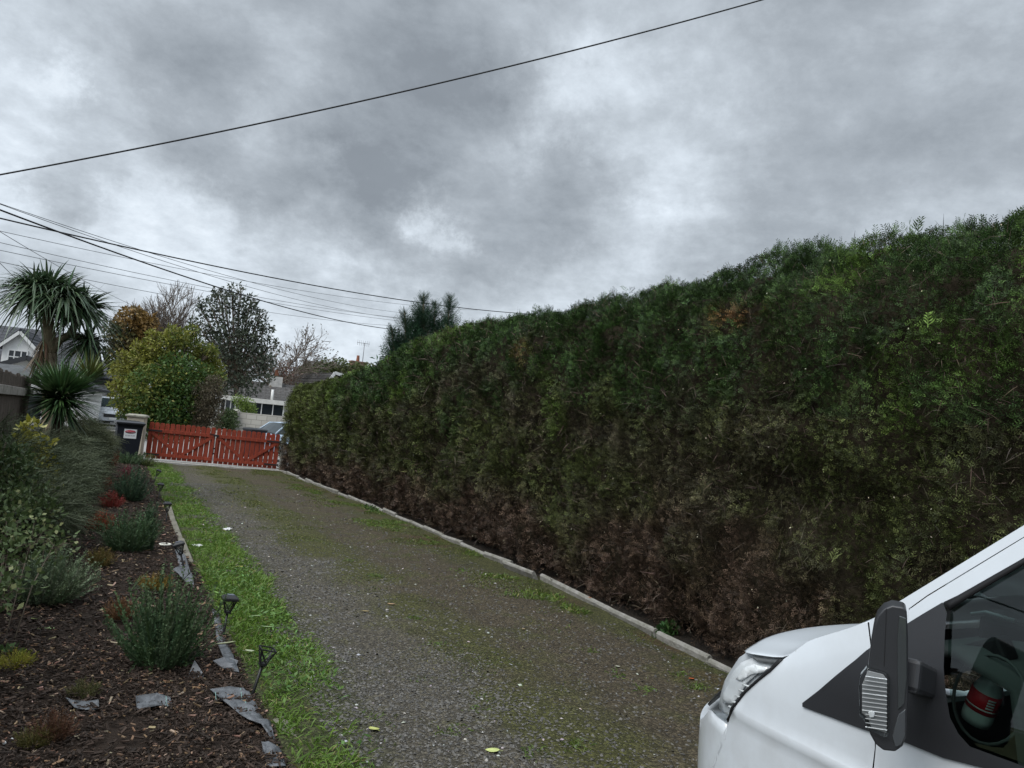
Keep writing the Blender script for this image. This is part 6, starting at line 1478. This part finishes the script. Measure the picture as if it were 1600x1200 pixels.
ph = atX(1580, 1002, 2.25); t = thing('phone_holder', ph, 'dark gadget holder on the van dashboard', 'gadget')
MB().box((0, .0, .0), (.05, .16, .11)).build('holder', VRUB, t, bevel=.015); MB().tube([(0, .06, -.04), (0, .03, -.16)], .018, 8).build('stalk', INT, t)
MB().tube([(-.02, .10, .05), (-.02, .06, .065), (-.02, -.02, .06)], .006, 6).build('clip', LAMPGREY, t)
# ---- wing mirror
MX = 1.545; mc = atX(1385, 1060, MX); nrm = Vector((-.80, -.60, 0)); mside = Vector((.60, -.80, 0)); back = Vector((.30, .95, 0))
def onplane(px, py, shift=0.0):
    d = ray(px, py); o_ = mc + nrm * shift; k = (o_ - CAMP).dot(nrm) / d.dot(nrm); return CAMP + d * k
def mprism(name, pts, depth, m, parent, shift=0.0, bev=.006, seg=3, dirv_=None):
    P = [onplane(px, py, shift) for px, py in pts]; mb = MB(); mb.prism([tuple(p) for p in P], tuple((dirv_ or -nrm) * depth)); o_ = mb.build(name, m, parent)
    b = o_.modifiers.new('bevel', 'BEVEL'); b.width = bev; b.segments = seg; b.limit_method = 'ANGLE'; b.angle_limit = radians(35)
    for p in o_.data.polygons: p.use_smooth = True
    wn_ = o_.modifiers.new('wn', 'WEIGHTED_NORMAL'); return o_
mir_o = mprism('wing_mirror', [(1366, 976), (1371, 962), (1381, 951), (1394, 946), (1412, 949), (1417, 954), (1419, 1000), (1419, 1090), (1416, 1150), (1411, 1166), (1399, 1175), (1380, 1173), (1368, 1163), (1360, 1149), (1354, 1132), (1353, 1065), (1357, 1040), (1361, 1004)], .085, VBLACK, van, bev=.010)
mprism('mirror_cap_line', [(1384.5, 951), (1385.5, 951), (1382, 1041), (1381, 1041)], .004, VRUB, mir_o, shift=.001, bev=.0003, seg=1)
mprism('mirror_glass', [(1405, 962), (1416, 966), (1417, 1060), (1413, 1100), (1403, 1110), (1402, 1000)], .006, mat('mirror_glass', (.035, .04, .042), .05, .7), mir_o, shift=.0035, bev=.002, seg=2)
mprism('mirror_lower_glass', [(1404, 1116), (1415, 1108), (1414, 1150), (1408, 1164), (1399, 1168), (1394, 1150)], .006, mat('mirror_glass_low', (.05, .055, .06), .05, .7), mir_o, shift=.003, bev=.002, seg=2)
il = mprism('indicator_lens', [(1354, 1044), (1357, 1043), (1380, 1050), (1388, 1055), (1391, 1065), (1389, 1150), (1382, 1153), (1360, 1142), (1353, 1134), (1351, 1126), (1343, 1119), (1342, 1072), (1345, 1055)], .03, LENS, mir_o, shift=.014, bev=.004)
mprism('lamp_back', [(1356, 1048), (1380, 1054), (1386, 1062), (1385, 1146), (1362, 1138), (1356, 1122), (1347, 1114), (1347, 1070)], .004, mat('indicator_back', (.20, .205, .21), .4, .5), il, shift=.0035, bev=.001, seg=1)
RDG = mat('lens_ridge_clear', (.55, .56, .57), .2, .6)
for k in range(13):
    yy = 1056 + k * 6.6; xl = 1347 if 1 < k < 9 else 1352
    mprism('lens_ridge', [(xl, yy), (1386, yy + 5), (1386, yy + 6.6), (xl, yy + 1.3)], .002, RDG if k % 4 else CHROME, il, shift=.0095, bev=.0005, seg=1)
mprism('bulb', [(1356, 1113), (1362, 1110), (1367, 1114), (1366, 1121), (1359, 1122)], .006, CHROME, il, shift=.0105, bev=.002)
mt = MB(); a_ = onplane(1420, 1060) + Vector((.03, .03, 0)); b_y, b_z = PX(1437, 1066); b_ = Vector((vx(b_y, b_z), b_y, b_z)); mt.bar(a_, b_ + Vector((.02, 0, 0)), .06, .07); mt.build('mirror_arm', VBLACK, mir_o, bevel=.01)
